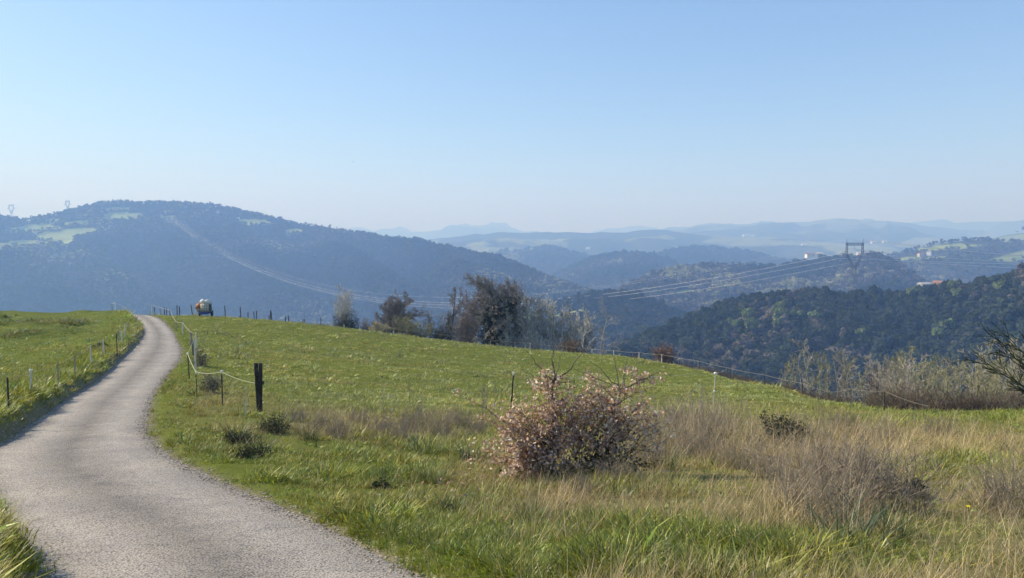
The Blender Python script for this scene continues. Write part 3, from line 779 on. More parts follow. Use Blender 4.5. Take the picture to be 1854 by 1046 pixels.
g = np.random.default_rng(101)
x, y, r = polar_points(g, 262000, 3.4, 100)
e, sd = road_s(x, y)
past = past_fence(x, y)
k = (e > g.normal(.02, .06, len(x)) + .34 * (fbm(x * 1.3, y * 1.3, 57, 3) - .45)) & (g.uniform(size=len(x)) < .25 + .75 * sstep(.05, .3, e)) & ~past
x, y, r, e, sd = x[k], y[k], r[k], e[k], sd[k]
z = ground(x, y); vis, px, py = visible(x, y, z)
x, y, r, e, sd, z, px, py = [q[vis] for q in (x, y, r, e, sd, z, px, py)]
dry = straw(x, y, px, py); mead = meadow_side(x, y); n = len(x)
left = sd < 0
clump = fbm(x * .9, y * .9, 21, 3); big = fbm(x * .12, y * .12, 23, 3)
bare = sstep(.52, .66, fbm(x * .7, y * .7, 51, 3) + .16 * np.exp(-((px - 1770) / 150) ** 2 - ((py - 950) / 110) ** 2) + .06 * np.exp(-((px - 1060) / 160) ** 2 - ((py - 920) / 40) ** 2)) * ~mead * ~left
# keep fewer blades where straw takes over, in thin spots and on grazed turf
keep = g.uniform(size=n) < (1 - .75 * bare) * np.clip(1.15 - dry * .9, .12, 1) * np.where(mead | (left & (e > 2.5)), .45 + .9 * sstep(.35, .6, clump), .30 + 1.1 * sstep(.34, .62, fbm(x * 1.9, y * 1.9, 43, 3)))
x, y, r, e, z, px, py, dry, mead, left, clump, big, bare = [q[keep] for q in (x, y, r, e, z, px, py, dry, mead, left, clump, big, bare)]; n = len(x)
u = g.uniform(size=n)
verge = ~mead & ~(left & (e > 2.2))
lushp = np.where(verge, .42 + .3 * (clump - .5), .05) * (1 - .6 * dry)
kind = np.where(u < lushp, g.integers(5, 9, n), np.where(u < lushp + np.where(verge, .14, .06), g.integers(9, 12, n), g.integers(0, 5, n)))
sc = (1.0 + r / 60) * np.where(mead | (left & ~verge), .85 + .5 * sstep(.5, .7, clump), 1.0 + .25 * (clump - .5)) * g.uniform(.7, 1.35, n)
bankside = left & (e < 1.3)
sc = np.where(bankside, sc * 1.15, sc)
def GG(cx, cy, sx, sy): return np.exp(-((px - cx) / sx) ** 2 - ((py - cy) / sy) ** 2)
rank = verge * sstep(.52, .70, fbm(x * 1.5, y * 1.5, 47, 2))                       # rank clumps in the verge
sc = sc * (1 + .9 * rank + .22 * GG(1130, 1045, 420, 50) * (kind >= 5) + .3 * GG(1560, 1010, 130, 40)) * np.where(verge & ~bankside, .68, 1) * (1 - .25 * GG(1780, 940, 190, 110))
sc = np.where((kind >= 5) & (e < .35), sc * .65, sc)
A = np.array
base = A([.225, .265, .034])[None] * np.ones((n, 1))
base = np.where(mead[:, None], A([.285, .315, .095]), base)
base = np.where((left & ~verge)[:, None], A([.215, .275, .06]), base)
yel = sstep(.45, .7, fbm(x * .35, y * .35, 61, 3))[:, None]
base = base * (1 - .5 * yel) + A([.31, .27, .07]) * .5 * yel
base = base * (1 - .55 * dry[:, None]) + A([.29, .245, .075]) * .55 * dry[:, None]
blue = (g.uniform(size=n) < .06)[:, None]
base = np.where(blue, base * A([.75, .95, 1.5]), base)
tint = base * g.uniform(.65, 1.35, (n, 1)) * (.78 + .56 * big[:, None]) * (.78 + .44 * fbm(x * 2.3, y * 2.3, 41, 2)[:, None])
rough_ = sstep(.58, .72, fbm(x * .22, y * .13, 31, 3)) * left * sstep(2.5, 5, e)          # rank tussocky grass in the left pasture
rough_ = np.maximum(rough_, sstep(.58, .70, fbm(x * .6, y * .45, 35, 3)) * mead * .55)
sc = sc * (1 - .4 * bare) * (1 + .9 * rough_); tint = tint * (1 - .38 * rough_[:, None])
tint = np.where(((kind >= 9) & verge)[:, None], tint * A([.75, .95, .8]), tint)
def emit(name, label, m, kk, coll, cat='grass'):
    o = scatter(name, np.stack([x, y, z], -1)[m], orient(g, x, y, n)[m], sc[m], kk[m], tint[m], coll)
    tag(o, label, cat, None, 'stuff')
emit('verge_grass', 'lush green grass and leafy weeds along the lane verges', verge, kind, C_GREEN)
emit('meadow_grass', 'short grazed grass of the fenced meadow and the left pasture', ~verge, kind, C_GREEN)

# ---- dead straw, standing dry stems and fallen litter
g = np.random.default_rng(202)
x, y, r = polar_points(g, 102000, 3.6, 60)
e, sd = road_s(x, y); z = ground(x, y); vis, px, py = visible(x, y, z)
dry = straw(x, y, px, py); past = past_fence(x, y)
k = vis & (e > .15) & ~past & (g.uniform(size=len(x)) < (.02 * (1 - meadow_side(x, y)) + dry * .72) * (1 - .8 * sstep(.54, .66, fbm(x * .7, y * .7, 51, 3) + .16 * np.exp(-((px - 1770) / 150) ** 2 - ((py - 950) / 110) ** 2))))
x, y, r, e, sd, z, px, py, dry = [q[k] for q in (x, y, r, e, sd, z, px, py, dry)]; n = len(x)
clump = fbm(x * .8, y * .8, 33, 3)
# tall dead weeds stand in drifts: along the old fence line and in the big tussock at the right
def drift(cx, cy, sx, sy): return np.exp(-((px - cx) / sx) ** 2 - ((py - cy) / sy) ** 2)
tall = np.clip(drift(1250, 800, 170, 50) + drift(1500, 900, 110, 70) * 1.2 + drift(760, 775, 130, 26) * 1.0 + drift(1180, 770, 120, 40) + drift(1580, 790, 260, 28) * .6 + drift(560, 775, 70, 22) * .5 + drift(1840, 900, 40, 50) * .8 + drift(365, 690, 25, 30), 0, 1.2)
u = g.uniform(size=n)
stem = u < .01 + .30 * tall * (.3 + clump)
flat = ~stem & (g.uniform(size=n) < .5)
kind = np.where(stem, g.integers(5, 10, n), np.where(flat, g.integers(10, 14, n), g.integers(0, 5, n)))
sc = (1 + r / 60) * g.uniform(.65, 1.3, n) * np.where(stem, .35 + .45 * tall, .62 + .45 * tall)
base = A([.50, .41, .22])[None] * np.ones((n, 1))
base = np.where(stem[:, None], A([.34, .28, .21]), base)
greyb = sstep(.4, .65, fbm(x * .5, y * .5, 88, 3))[:, None]
base = base * (1 - .45 * greyb) + A([.31, .265, .19]) * .45 * greyb
tint = base * g.uniform(.6, 1.35, (n, 1))
emit('dry_grass', 'dry straw and dead grey weed stems on the verge', np.ones(n, bool), kind, C_DRY, 'dry grass')

# ---- dead oak leaves and pale specks lying round the withered shrub
def leaf_card(g, n, size, spread, flat=.5):
    p = np.stack([g.normal(0, spread, n), g.normal(0, spread, n), g.uniform(0, .03, n)], -1)
    return cards(g, p, size, flat)
def cards(g, p, size, flat=0.0, aspect=.55, curl=.35):
    """folded leaf shapes: six points each, two quads meeting along the midrib"""
    n = len(p); ax = g.normal(size=(n, 3)); ax[:, 2] *= (1 - flat); ax /= np.linalg.norm(ax, axis=1, keepdims=True) + 1e-9
    q = g.normal(size=(n, 3)); q = np.where(flat > .3, q * np.array([.4, .4, 1.5]), q)
    s = np.cross(ax, q); s /= np.linalg.norm(s, axis=1, keepdims=True) + 1e-9; nn = np.cross(ax, s)
    L = (g.uniform(.65, 1.3, n) * size)[:, None]; w = L * aspect
    a = p - ax * L * .5; m1 = p - ax * L * .12; m2 = p + ax * L * .2; b = p + ax * L * .5
    c = nn * L * curl * g.uniform(-.4, 1, (n, 1))
    V = np.stack([a, m1 + s * w * .5 + c * .5, m2 + s * w * .42 + c * .5, b + c * .2, m2 - s * w * .42 + c * .5, m1 - s * w * .5 + c * .5], 1).reshape(-1, 3)
    k = np.arange(n)[:, None] * 6
    return V, np.concatenate([k + np.array([[0, 1, 2, 3]]), k + np.array([[0, 3, 4, 5]])])

# ---- separate dark green grass tussocks one can point to
TUS = [(770, 820, 1.5), (850, 832, 1.2), (960, 940, 1.15), (1105, 845, 1.2), (1200, 850, 1.5), (1545, 985, 1.7), (1490, 1000, 1.2), (1620, 970, 1.1), (1695, 860, 1.1), (700, 870, .9), (775, 870, 1.0), (815, 925, .9), (1350, 1010, 1.1), (1180, 1010, 1.0), (500, 778, 1.4), (430, 795, 1.2), (468, 818, 1.2), (560, 800, 1.1)]
g = np.random.default_rng(303)
tm = leafy('tussock_blade', False, .4, .04, 'tint')
TL = ['dark green grass tussock with upright blades below the fence line', 'small dark tussock just left of the withered shrub', 'bluish dark grass clump in front of the withered shrub', 'grass clump in the shade right of the withered shrub', 'broad green grass clump arching right of the withered shrub', 'large blue-green grass clump at the foot of the grey weed drift', 'grass clump at the left foot of the grey weed drift', 'grass clump at the right foot of the grey weed drift', 'short green clump right of the grey weed drift', 'low dark clump in the verge left of centre', 'low grass clump between verge and dry grass', 'dark clump amid the yellowing grass nearer the viewer', 'bright grass clump at the bottom edge right of centre', 'bright grass clump at the bottom edge below the withered shrub', 'dark leafy clump at the foot of the thick black post', 'dark leafy clump left of the thick black post', 'very dark low clump in front of the thick black post', 'grey-green clump right of the thick black post']
for (tx, ty, ts), tl in zip(TUS, TL):
    p = on_ground(tx, ty)
    V, F = blades(g, 95, (.16, .42), .13 * ts ** .5, .0075, .62, 4, .7)
    dark = ty < 830 and tx < 600
    c = A([.07, .115, .03]) if not dark else A([.045, .07, .025])
    if 'blue' in tl: c = A([.075, .115, .055])
    t_ = np.repeat(g.uniform(.6, 1.4, (95, 1)), 10, 0) * c
    o = link('grass_tussock', mesh('grass_tussock', V * ts * (.55 + np.hypot(p[0], p[1]) / 30), [F], False, [tm], None, {'tint': t_}), None, p)
    tag(o, tl, 'grass tussock', 'dark grass tussocks on the verge')
# ------------------------------------------------------------------ woody plants
def grow(g, p0, d0, L, r0, n, wander, up, r1=.3):
    """a wandering branch: points and radii"""
    P = [np.array(p0, float)]; d = np.array(d0, float); d /= np.linalg.norm(d); s = L / (n - 1)
    for i in range(n - 1):
        d = d + g.normal(0, wander, 3) + np.array([0, 0, up]); d /= np.linalg.norm(d); P.append(P[-1] + d * s)
    return np.array(P), np.linspace(r0, r0 * r1, n)

def side(g, d, ang):
    q = g.normal(size=3); q -= d * (q @ d); q /= np.linalg.norm(q) + 1e-9
    return d * math.cos(ang) + q * math.sin(ang)

def bare_tree(g, H, r0, levels, wander=.12, up=.08, trunk_n=8, lean=(0, 0), start=.25, n_trunks=1, fan=.3):
    """levels: (count, length ratio, angle, upturn) per order; returns one list of branches per order"""
    out = [[] for _ in range(len(levels) + 1)]
    for t in range(n_trunks):
        a = g.uniform(0, 6.28); f = fan * g.uniform(.3, 1) if n_trunks > 1 else .03
        d = np.array([math.cos(a) * f + lean[0], math.sin(a) * f + lean[1], 1.0])
        hh = H * (g.uniform(.7, 1) if n_trunks > 1 else 1)
        b0 = np.array([g.normal(0, .02 * H), g.normal(0, .02 * H), -.15 * min(H, 2)]) if n_trunks > 1 else np.array([0, 0, -.3])
        out[0].append(grow(g, b0, d, hh, r0 * (g.uniform(.6, 1) if n_trunks > 1 else 1), trunk_n, wander * .7, up))
    prev = out[0]; LP = [H] * len(prev)
    for li, (cnt, lr, ang, u) in enumerate(levels):
        cur = []
        for (P, R_) in prev:
            Lp = np.linalg.norm(np.diff(P, axis=0), axis=1).sum(); n = len(P)
            for k in range(cnt):
                s0 = start if li == 0 else .15
                s = s0 + (1 - s0) * (k + g.uniform(0, 1)) / cnt
                f = s * (n - 1); i = min(int(f), n - 2); p = P[i] + (P[i + 1] - P[i]) * (f - i); d = P[i + 1] - P[i]; d /= np.linalg.norm(d)
                rr = R_[i] * (1 - (f - i)) + R_[i + 1] * (f - i)
                L = Lp * lr * g.uniform(.6, 1.15) * (1.15 - .6 * s)
                cur.append(grow(g, p, side(g, d, ang * g.uniform(.7, 1.25)), L, rr * .62, max(3, 6 - li), wander * (1 + .3 * li), u))
        out[li + 1] = cur; prev = cur
    return out

def bark(name, col, noise=.35):
    return plain(name, col, .95, 0, .1, noise, 3)
BARK_GREY, BARK_DARK, BARK_PALE, BARK_BROWN, BARK_PINK, BARK_OLIVE = bark('grey_bark', (.38, .35, .32)), bark('dark_bark', (.15, .12, .095)), bark('pale_bark', (.56, .53, .48)), bark('brown_twig', (.31, .27, .235)), bark('pinkish_twig', (.36, .30, .265)), bark('olive_bark', (.34, .325, .20))
LEAF = leafy('leaf', False, .35, .02)

def part(name, me, root): return link(name, me, root)

def tree_obj(name, label, cat, p, levels, barkm, twigm, group=None, twig_r=1.0, sides=(6, 4, 3, 3), leaves=None, split=2, rotz=0, limb=None):
    root = thing(name, label, cat, p, rotz, group)
    V, F = tubes([b for lv in levels[:split] for b in lv], sides[0]); link('trunk', mesh('trunk', V, [F], True, [barkm]), root)
    tw = [b for lv in levels[split:] for b in lv]
    if tw:
        far = np.hypot(p[0], p[1]); tw = [(P, np.maximum(R_ * twig_r, .0045 + far * .00011)) for P, R_ in tw]
        V, F = tubes(tw, 3); link('crown', mesh('crown', V, [F], False, [twigm]), root)
    if leaves is not None:
        nm, pts, size, col, var, gl = leaves
        V, F = cards(gl, pts, size)
        t = np.repeat(np.array(col)[None] * gl.uniform(1 - var, 1 + var, (len(pts), 1)), 6, 0)
        link(nm, mesh(nm, V, [F], False, [LEAF], None, {'tint': t}), root)
    return root

def tips(g, lv, n, jitter):
    P = np.array([b[0][g.integers(1, len(b[0]))] for b in lv]); q = P[g.integers(0, len(P), n)]
    return q + g.normal(0, jitter, q.shape)

g = np.random.default_rng(7)
# -- the ivy-clad oak at the middle of the meadow's far edge
p = col_at(893, 92); p2 = p.copy()
lv = bare_tree(g, 9.6, .34, [(18, .62, 1.0, .05), (10, .55, .8, .02), (9, .5, .75, .0), (7, .5, .7, 0)], .12, .03, 10, (.02, 0), .25)
ivy = []
for P, R_ in lv[0]:
    for s in np.linspace(0, .62, 16):
        i = s * (len(P) - 1); k_ = int(i); c = P[k_] + (P[k_ + 1] - P[k_]) * (i - k_); c = c + g.normal(0, .22, 3) * [1, 1, .6]
        ivy.append(c + g.normal(0, .5 + .25 * math.sin(s * 9), (420, 3)))
for P, R_ in lv[1][:9]:
    for i in range(4): ivy.append(P[i] + g.normal(0, .42, (230, 3)))
ivy = np.vstack(ivy)
oak = tree_obj('ivy_oak', 'tall bare oak with dark ivy up its trunk at the meadow edge', 'tree', p, lv, BARK_DARK, BARK_BROWN, 'trees along the far meadow fence', 1.5)
V, F = cards(g, ivy, .31); link('ivy', mesh('ivy', V, [F], False, [LEAF], None, {'tint': np.repeat(A([.022, .029, .012]) * g.uniform(.6, 1.6, (len(ivy), 1)), 6, 0)}), oak)
p = col_at(932, 93)
lv = bare_tree(g, 8.6, .24, [(16, .62, 1.0, .05), (10, .55, .8, .02), (9, .5, .75, 0), (7, .5, .7, 0)], .12, .03, 9, (.05, 0), .28)
tree_obj('bare_oak', 'bare dark-branched oak just right of the ivy-clad oak', 'tree', p, lv, BARK_DARK, BARK_BROWN, 'trees along the far meadow fence', 1.5)
# -- pinkish bare tree left of it
p = col_at(852, 94)
lv = bare_tree(g, 7.3, .16, [(11, .62, .85, .04), (10, .5, .8, .02), (9, .5, .75, .0), (6, .5, .7, 0)], .13, .05, 8, (-.05, 0), .12, 3, .35)
tree_obj('pinkish_tree', 'pinkish brown bare tree just left of the ivy-clad oak', 'tree', p, lv, BARK_BROWN, BARK_PINK, 'trees along the far meadow fence', 1.5)
# -- slender tree with a dark trunk, and a thinner one beside it
p = col_at(814, 93)
lv = bare_tree(g, 7.9, .17, [(10, .3, .75, .08), (8, .5, .8, .04), (6, .5, .75, 0), (3, .5, .7, 0)], .1, .05, 10, (.03, 0), .4)
pts = np.vstack([lv[0][0][0][1] * 0 + np.array([0, 0, z_]) + g.normal(0, .22, (90, 3)) for z_ in np.linspace(.5, 4.2, 12)])
tree_obj('slender_tree', 'slender upright tree with dark trunk and narrow bare crown', 'tree', p, lv, BARK_DARK, BARK_BROWN, 'trees along the far meadow fence', 1.6, leaves=('ivy', pts, .16, (.04, .045, .022), .4, g))
p = col_at(783, 95)
lv = bare_tree(g, 6.0, .09, [(9, .35, .7, .08), (7, .5, .8, .04), (6, .5, .75, 0)], .1, .05, 8, (0, 0), .3, 3, .22)
tree_obj('thin_tree', 'thin grey multi-stemmed tree left of the slender tree', 'tree', p, lv, BARK_GREY, BARK_GREY, 'trees along the far meadow fence', 1.5)
# -- domed bare tree and the two shrubs under it
p = col_at(712, 96)
lv = bare_tree(g, 7.0, .15, [(10, .6, .8, .05), (10, .5, .75, .02), (9, .5, .75, 0), (6, .5, .7, 0)], .13, .05, 8, (0, 0), .12, 4, .5)
tree_obj('domed_tree', 'dense domed bare tree behind the pale blossoming shrub', 'tree', p, lv, BARK_DARK, BARK_BROWN, 'trees along the far meadow fence', 1.5)
p = col_at(676, 96)
lv = bare_tree(g, 3.6, .07, [(9, .6, .85, .05), (8, .5, .8, .02), (7, .5, .75, 0)], .14, .04, 6, (-.2, 0), .1, 5, .7)
tree_obj('low_bare_shrub', 'low dark brown bare shrub left of the domed tree', 'shrub', p, lv, BARK_DARK, BARK_BROWN, 'shrubs along the far meadow fence', 1.5)
def shrub(name, label, px, d, H, W, nleaf, col, size, barkm, twig, group='shrubs along the far meadow fence', var=.4, n=9, lvl=((8, .5, .8, .05), (7, .5, .8, .03)), tw=1.3, seed=0, low=.0):
    g = np.random.default_rng(900 + seed + int(px))
    p = col_at(px, d)
    lv = bare_tree(g, H, .03 + .006 * H, list(lvl), .16, .05, 6, (0, 0), .1, n, W / H * .8)
    lf = None
    if nleaf:
        pts = tips(g, lv[2] + lv[1], nleaf, .10 * H * .5); pts = pts[pts[:, 2] > low]
        lf = ('foliage', pts, size, col, var, g)
    return tree_obj(name, label, 'shrub', p, lv, barkm, twig, group, tw, leaves=lf, split=1)
shrub('blossoming_shrub', 'pale cream blossoming shrub at the foot of the domed tree', 690, 90, 2.1, 3.2, 5200, (.42, .38, .27), .11, BARK_BROWN, BARK_OLIVE, n=13)
shrub('budding_shrub', 'olive budding shrub right of the blossoming shrub', 735, 91, 3.6, 3.0, 3000, (.20, .19, .10), .10, BARK_BROWN, BARK_OLIVE, n=11, seed=2)
shrub('budding_shrub', 'olive budding shrub below the thin grey tree', 765, 91, 3.4, 2.6, 2600, (.19, .185, .09), .10, BARK_BROWN, BARK_OLIVE, n=10, seed=3)
shrub('brambly_shrub', 'dark green brambly shrub between the slender tree and the budding shrubs', 795, 91.5, 2.6, 2.2, 2600, (.06, .07, .03), .12, BARK_DARK, BARK_BROWN, n=9, seed=4)
shrub('brambly_shrub', 'dark brown brambly shrub at the foot of the pinkish tree', 850, 90.5, 2.2, 2.8, 1600, (.10, .075, .05), .12, BARK_DARK, BARK_PINK, n=10, seed=5)
shrub('bare_shrub', 'twiggy grey-brown bare shrub filling the gap right of the slender tree', 832, 92.5, 4.4, 2.4, 0, (0, 0, 0), .1, BARK_GREY, BARK_BROWN, n=11, seed=21)
shrub('bare_shrub', 'twiggy grey-brown bare shrub filling the gap between thin tree and slender tree', 800, 94, 4.6, 2.2, 0, (0, 0, 0), .1, BARK_GREY, BARK_GREY, n=11, seed=22)
shrub('bare_shrub', 'twiggy pale bare shrub under the right side of the ivy-clad oak', 915, 90.5, 3.6, 3.0, 0, (0, 0, 0), .1, BARK_GREY, BARK_PALE, n=12, seed=23)
shrub('bare_shrub', 'twiggy pale bare shrub amid the grey saplings', 965, 89, 3.4, 3.6, 0, (0, 0, 0), .1, BARK_GREY, BARK_PALE, n=13, seed=24)
shrub('bare_shrub', 'twiggy grey bare shrub left of the rusty shrub', 1005, 87.5, 3.2, 3.2, 0, (0, 0, 0), .1, BARK_GREY, BARK_PALE, n=13, seed=25)
# -- the lone shrub at the left end: bare top over a dark evergreen bottom
g = np.random.default_rng(17)
p = col_at(626, 93)
lv = bare_tree(g, 5.9, .09, [(9, .5, .6, .08), (8, .5, .7, .04), (6, .5, .7, .0)], .12, .06, 8, (0, 0), .15, 5, .38)
pts = np.stack([g.normal(0, 1.05, 5200), g.normal(0, 1.0, 5200), np.abs(g.normal(0, .5, 5200)) * 2.2 + .2], -1); pts = pts[(pts[:, 2] < 3.3) & (np.hypot(pts[:, 0], pts[:, 1]) < 1.75)]
ls = tree_obj('lone_shrub_tree', 'lone small tree with grey bare top over a dark evergreen base', 'tree', p, lv, BARK_GREY, BARK_PALE, 'trees along the far meadow fence', 1.4, leaves=('undergrowth', pts, .16, (.05, .056, .03), .5, g))
# -- grey sapling thicket right of the ivy oak
g = np.random.default_rng(23)
SAP = []
for v in range(4):
    lv = bare_tree(g, 5.2, .05, [(10, .34, .55, .10), (6, .5, .7, .06), (4, .5, .7, .02)], .07, .05, 9, (0, 0), .2)
    V, F = tubes(lv[0] + lv[1], 5); t_ = mesh('trunk', V, [F], True, [BARK_PALE])
    V, F = tubes([(P, np.maximum(R_ * 1.3, .019)) for P, R_ in lv[2] + lv[3]], 3); c_ = mesh('crown', V, [F], False, [BARK_GREY]); c_b = c_.copy(); c_b.materials[0] = BARK_PALE
    SAP.append((t_, c_, c_b))
xs = np.linspace(905, 1075, 46) + g.normal(0, 3, 46)
for i, px_ in enumerate(xs):
    d_ = float(np.interp(px_, [885, 1000, 1100], [91, 88, 84])) + g.uniform(0, 5)
    v = SAP[i % 4]; h = float(np.interp(px_, [905, 960, 1060], [1.15, 1.38, 1.12])) * g.uniform(.8, 1.12)
    r_ = thing('grey_sapling', 'one of the close pale grey bare saplings right of the ivy-clad oak', 'sapling', col_at(px_, d_), g.uniform(0, 6.28), 'grey saplings right of the ivy oak', (h * 1.1, h * 1.1, h))
    link('trunk', v[0], r_); link('crown', v[2] if i % 3 else v[1], r_)
p = col_at(1085, 84.5)
lv = bare_tree(g, 6.4, .10, [(10, .55, .8, .06), (6, .5, .75, .04), (5, .5, .7, .0)], .1, .05, 9, (.03, 0), .12)
tree_obj('pale_tree', 'pale grey tree with spreading forked branches at the right end of the saplings', 'tree', p, lv, BARK_GREY, BARK_GREY, 'trees along the far meadow fence', 1.3)
shrub('rusty_shrub', 'round rusty brown shrub in front of the pale forked tree', 1040, 83.5, 2.6, 3.4, 3800, (.13, .085, .05), .12, BARK_BROWN, BARK_BROWN, n=12, seed=6)
shrub('dry_leaf_shrub', 'round shrub with withered red-brown leaves alone by the fence', 1208, 75.5, 2.9, 2.0, 2800, (.19, .105, .075), .13, BARK_DARK, BARK_PINK, n=10, seed=7, low=.3)
shrub('small_brown_shrub', 'small brown scrub bush left of the round withered shrub', 1150, 79, 1.4, 2.0, 900, (.12, .085, .06), .12, BARK_BROWN, BARK_PINK, n=9, seed=8)

# -- right thicket of saplings beyond the fence
g = np.random.default_rng(29)
TH_ = []
for v in range(5):
    lv = bare_tree(g, 4.3, .036, [(9, .38, .6, .10), (6, .5, .75, .05), (5, .5, .75, .02)], .09, .05, 9, (0, 0), .15)
    V, F = tubes(lv[0] + lv[1], 5); t_ = mesh('trunk', V, [F], True, [BARK_OLIVE if v % 3 else BARK_GREY])
    V, F = tubes([(P, np.maximum(R_, .0085)) for P, R_ in lv[2] + lv[3]], 3); c_ = mesh('crown', V, [F], False, [[BARK_OLIVE, BARK_GREY, BARK_OLIVE, BARK_BROWN, BARK_OLIVE][v]])
    pts = tips(g, lv[3], 700, .03); V, F = cards(g, pts, .035)
    b_ = mesh('leaves', V, [F], False, [LEAF], None, {'tint': np.repeat(A([.19, .19, .075]) * g.uniform(.6, 1.3, (700, 1)), 6, 0)})
    TH_.append((t_, c_, b_))
xs = np.concatenate([np.linspace(1412, 1560, 12), np.linspace(1570, 1900, 40), np.linspace(1600, 1880, 20)])
for i, px_ in enumerate(xs):
    px_ += g.normal(0, 4)
    d0 = float(np.interp(px_, [1400, 1480, 1550, 1620, 1720], [60, 52, 42, 34.5, 32])); d_ = d0 + g.uniform(0, 6) + (6 if i >= 52 else 0)
    q = col_at(px_, d_)
    top = float(np.interp(px_, [1405, 1450, 1540, 1575, 1620, 1700, 1800, 1900], [655, 628, 640, 660, 640, 655, 640, 600])) + g.uniform(-8, 26)
    hh = (q[2] * 0 + ((440 - top) / FPX * d_)) - q[2]
    s = max(hh, 1.5) / 4.3 * 1.0; v = TH_[int(g.integers(0, 5))]
    r_ = thing('lichened_sapling', 'one of the close olive-grey bare saplings in the thicket beyond the right fence', 'sapling', q, g.uniform(0, 6.28), 'saplings in the thicket at the right', (s * 1.1, s * 1.1, s))
    link('trunk', v[0], r_); link('crown', v[1], r_); link('leaves', v[2], r_)
shrub('withered_sapling', 'sapling holding a clump of withered brown leaves in the right thicket', 1583, 37, 3.5, 1.1, 420, (.20, .105, .06), .06, BARK_DARK, BARK_BROWN, 'shrubs in the thicket at the right', n=5, seed=9, tw=.8, low=1.9)
shrub('mauve_sapling', 'mauve-grey twiggy sapling rising above the right thicket', 1610, 43, 5.6, 1.5, 0, (0, 0, 0), .05, BARK_PINK, BARK_PINK, 'shrubs in the thicket at the right', n=6, seed=10, tw=.9)

# -- dark broom whose sprays reach in from the right edge
g = np.random.default_rng(37)
p = col_at(1990, 15.5)
levels = [[], [], []]
tx = [((1795, 583), 15.0), ((1786, 600), 15.2), ((1800, 625), 15.0), ((1760, 640), 15.8), ((1845, 600), 15.2), ((1790, 660), 15.4), ((1850, 640), 15.0), ((1905, 570), 15.6), ((1880, 610), 15.2), ((1822, 690), 15.2), ((1960, 560), 15.6), ((2020, 580), 15.5)]
for (a, b), d_ in tx:
    tip = at(a, b, d_) - p
    mid = tip * .55 + np.array([.28, 0, -.22]); P = np.array([(1 - t) ** 2 * np.array([0, 0, -.1]) + 2 * t * (1 - t) * mid + t * t * tip for t in np.linspace(0, 1, 9)]); P[1:-1] += g.normal(0, .025, (7, 3))
    levels[0].append((P, np.linspace(.018, .005, 9)))
    for s in np.linspace(.4, .97, 14):
        i = int(s * 8); d = P[min(i + 1, 8)] - P[max(i - 1, 0)]; d /= np.linalg.norm(d)
        levels[1].append(grow(g, P[i], side(g, d, g.uniform(.25, .6)), g.uniform(.25, .65), .006, 5, .08, .03))
for P, R_ in levels[1]:
    for i in (1, 2, 3): levels[2].append(grow(g, P[i], side(g, (P[i] - P[i - 1]) / np.linalg.norm(P[i] - P[i - 1]), .5), g.uniform(.1, .3), .004, 4, .08, .03))
tree_obj('dark_broom', 'dark green broom whose long sprays reach in from the right edge', 'shrub', p, levels, bark('broom_stem', (.030, .034, .022)), bark('broom_twig', (.045, .055, .028)), None, 1.0, split=1)

# ---- withered young oak on the verge: leaves, bare leader, evergreen bottom
g = np.random.default_rng(43)
p = on_ground(1000, 868); D = math.hypot(p[0], p[1])
UNIT = p[1] / FPX                                   # metres per photo pixel at the shrub
def loc(px, py, dy=0.0): return at(px, py, p[1] + dy) - p
br = [[], [], []]
def limb(pts, r0, r1=.004, n=9, jit=.012):
    pts = np.array(pts); t = np.linspace(0, len(pts) - 1, n); i = np.minimum(t.astype(int), len(pts) - 2); f = (t - i)[:, None]
    P = pts[i] * (1 - f) + pts[i + 1] * f; P[1:-1] += g.normal(0, jit, (n - 2, 3)); return P, np.linspace(r0, r1, n)
lead = limb([loc(1003, 880), loc(1001, 770), loc(1000, 690)], .024, .016)
right = limb([loc(1060, 868, .1), loc(1105, 770, .15), loc(1124, 706, .2)], .02, .010)
br[0] += [lead, right]
for (x0, y0, x1, y1, dy, r) in [(1000, 692, 952, 634, .0, .010), (1001, 690, 1003, 618, .05, .010), (1002, 690, 1058, 634, -.05, .012), (1003, 694, 1018, 640, .1, .007), (1000, 692, 1004, 600, .0, .006), (1003, 700, 1040, 690, 0, .006), (1000, 705, 945, 668, .1, .007),
                            (1124, 706, 1196, 672, .1, .011), (1124, 704, 1070, 655, .2, .009), (1122, 708, 1110, 642, .25, .009), (1130, 700, 1136, 650, .2, .008), (1124, 706, 1040, 668, .1, .007), (1150, 695, 1190, 690, .1, .005), (1110, 735, 1180, 700, 0, .007), (1060, 868, 1030, 730, .2, .010), (1060, 868, 1150, 760, .2, .010)]:
    br[1].append(limb([loc(x0, y0), (loc(x0, y0) + loc(x1, y1, dy)) / 2 + g.normal(0, .015, 3), loc(x1, y1, dy)], r, .003))
leafpts, leafw = [], []
def cluster(cx, cy, sx, sy, dy, sdp, n, src):
    c = loc(cx, cy, dy); c0 = loc(*src)
    for k_ in range(max(3, n // 24)):
        e_ = c + np.array([g.normal(0, sx * 1.25 * UNIT), g.normal(0, sdp), g.normal(0, sy * 1.15 * UNIT)])
        mid = (c0 + e_) / 2 + g.normal(0, .04, 3) + np.array([0, 0, .03])
        L_ = limb([c0, mid, e_], .007, .002, 7, .012); br[1].append(L_)
        for q_ in range(6):
            i = int(g.integers(3, 7)); d_ = g.normal(size=3); d_ /= np.linalg.norm(d_)
            tw = grow(g, L_[0][i], d_, g.uniform(.08, .2), .003, 4, .15, .02); br[2].append(tw)
            m_ = 7; leafpts.append(tw[0][g.integers(1, 4, m_)] + g.normal(0, .028, (m_, 3)))
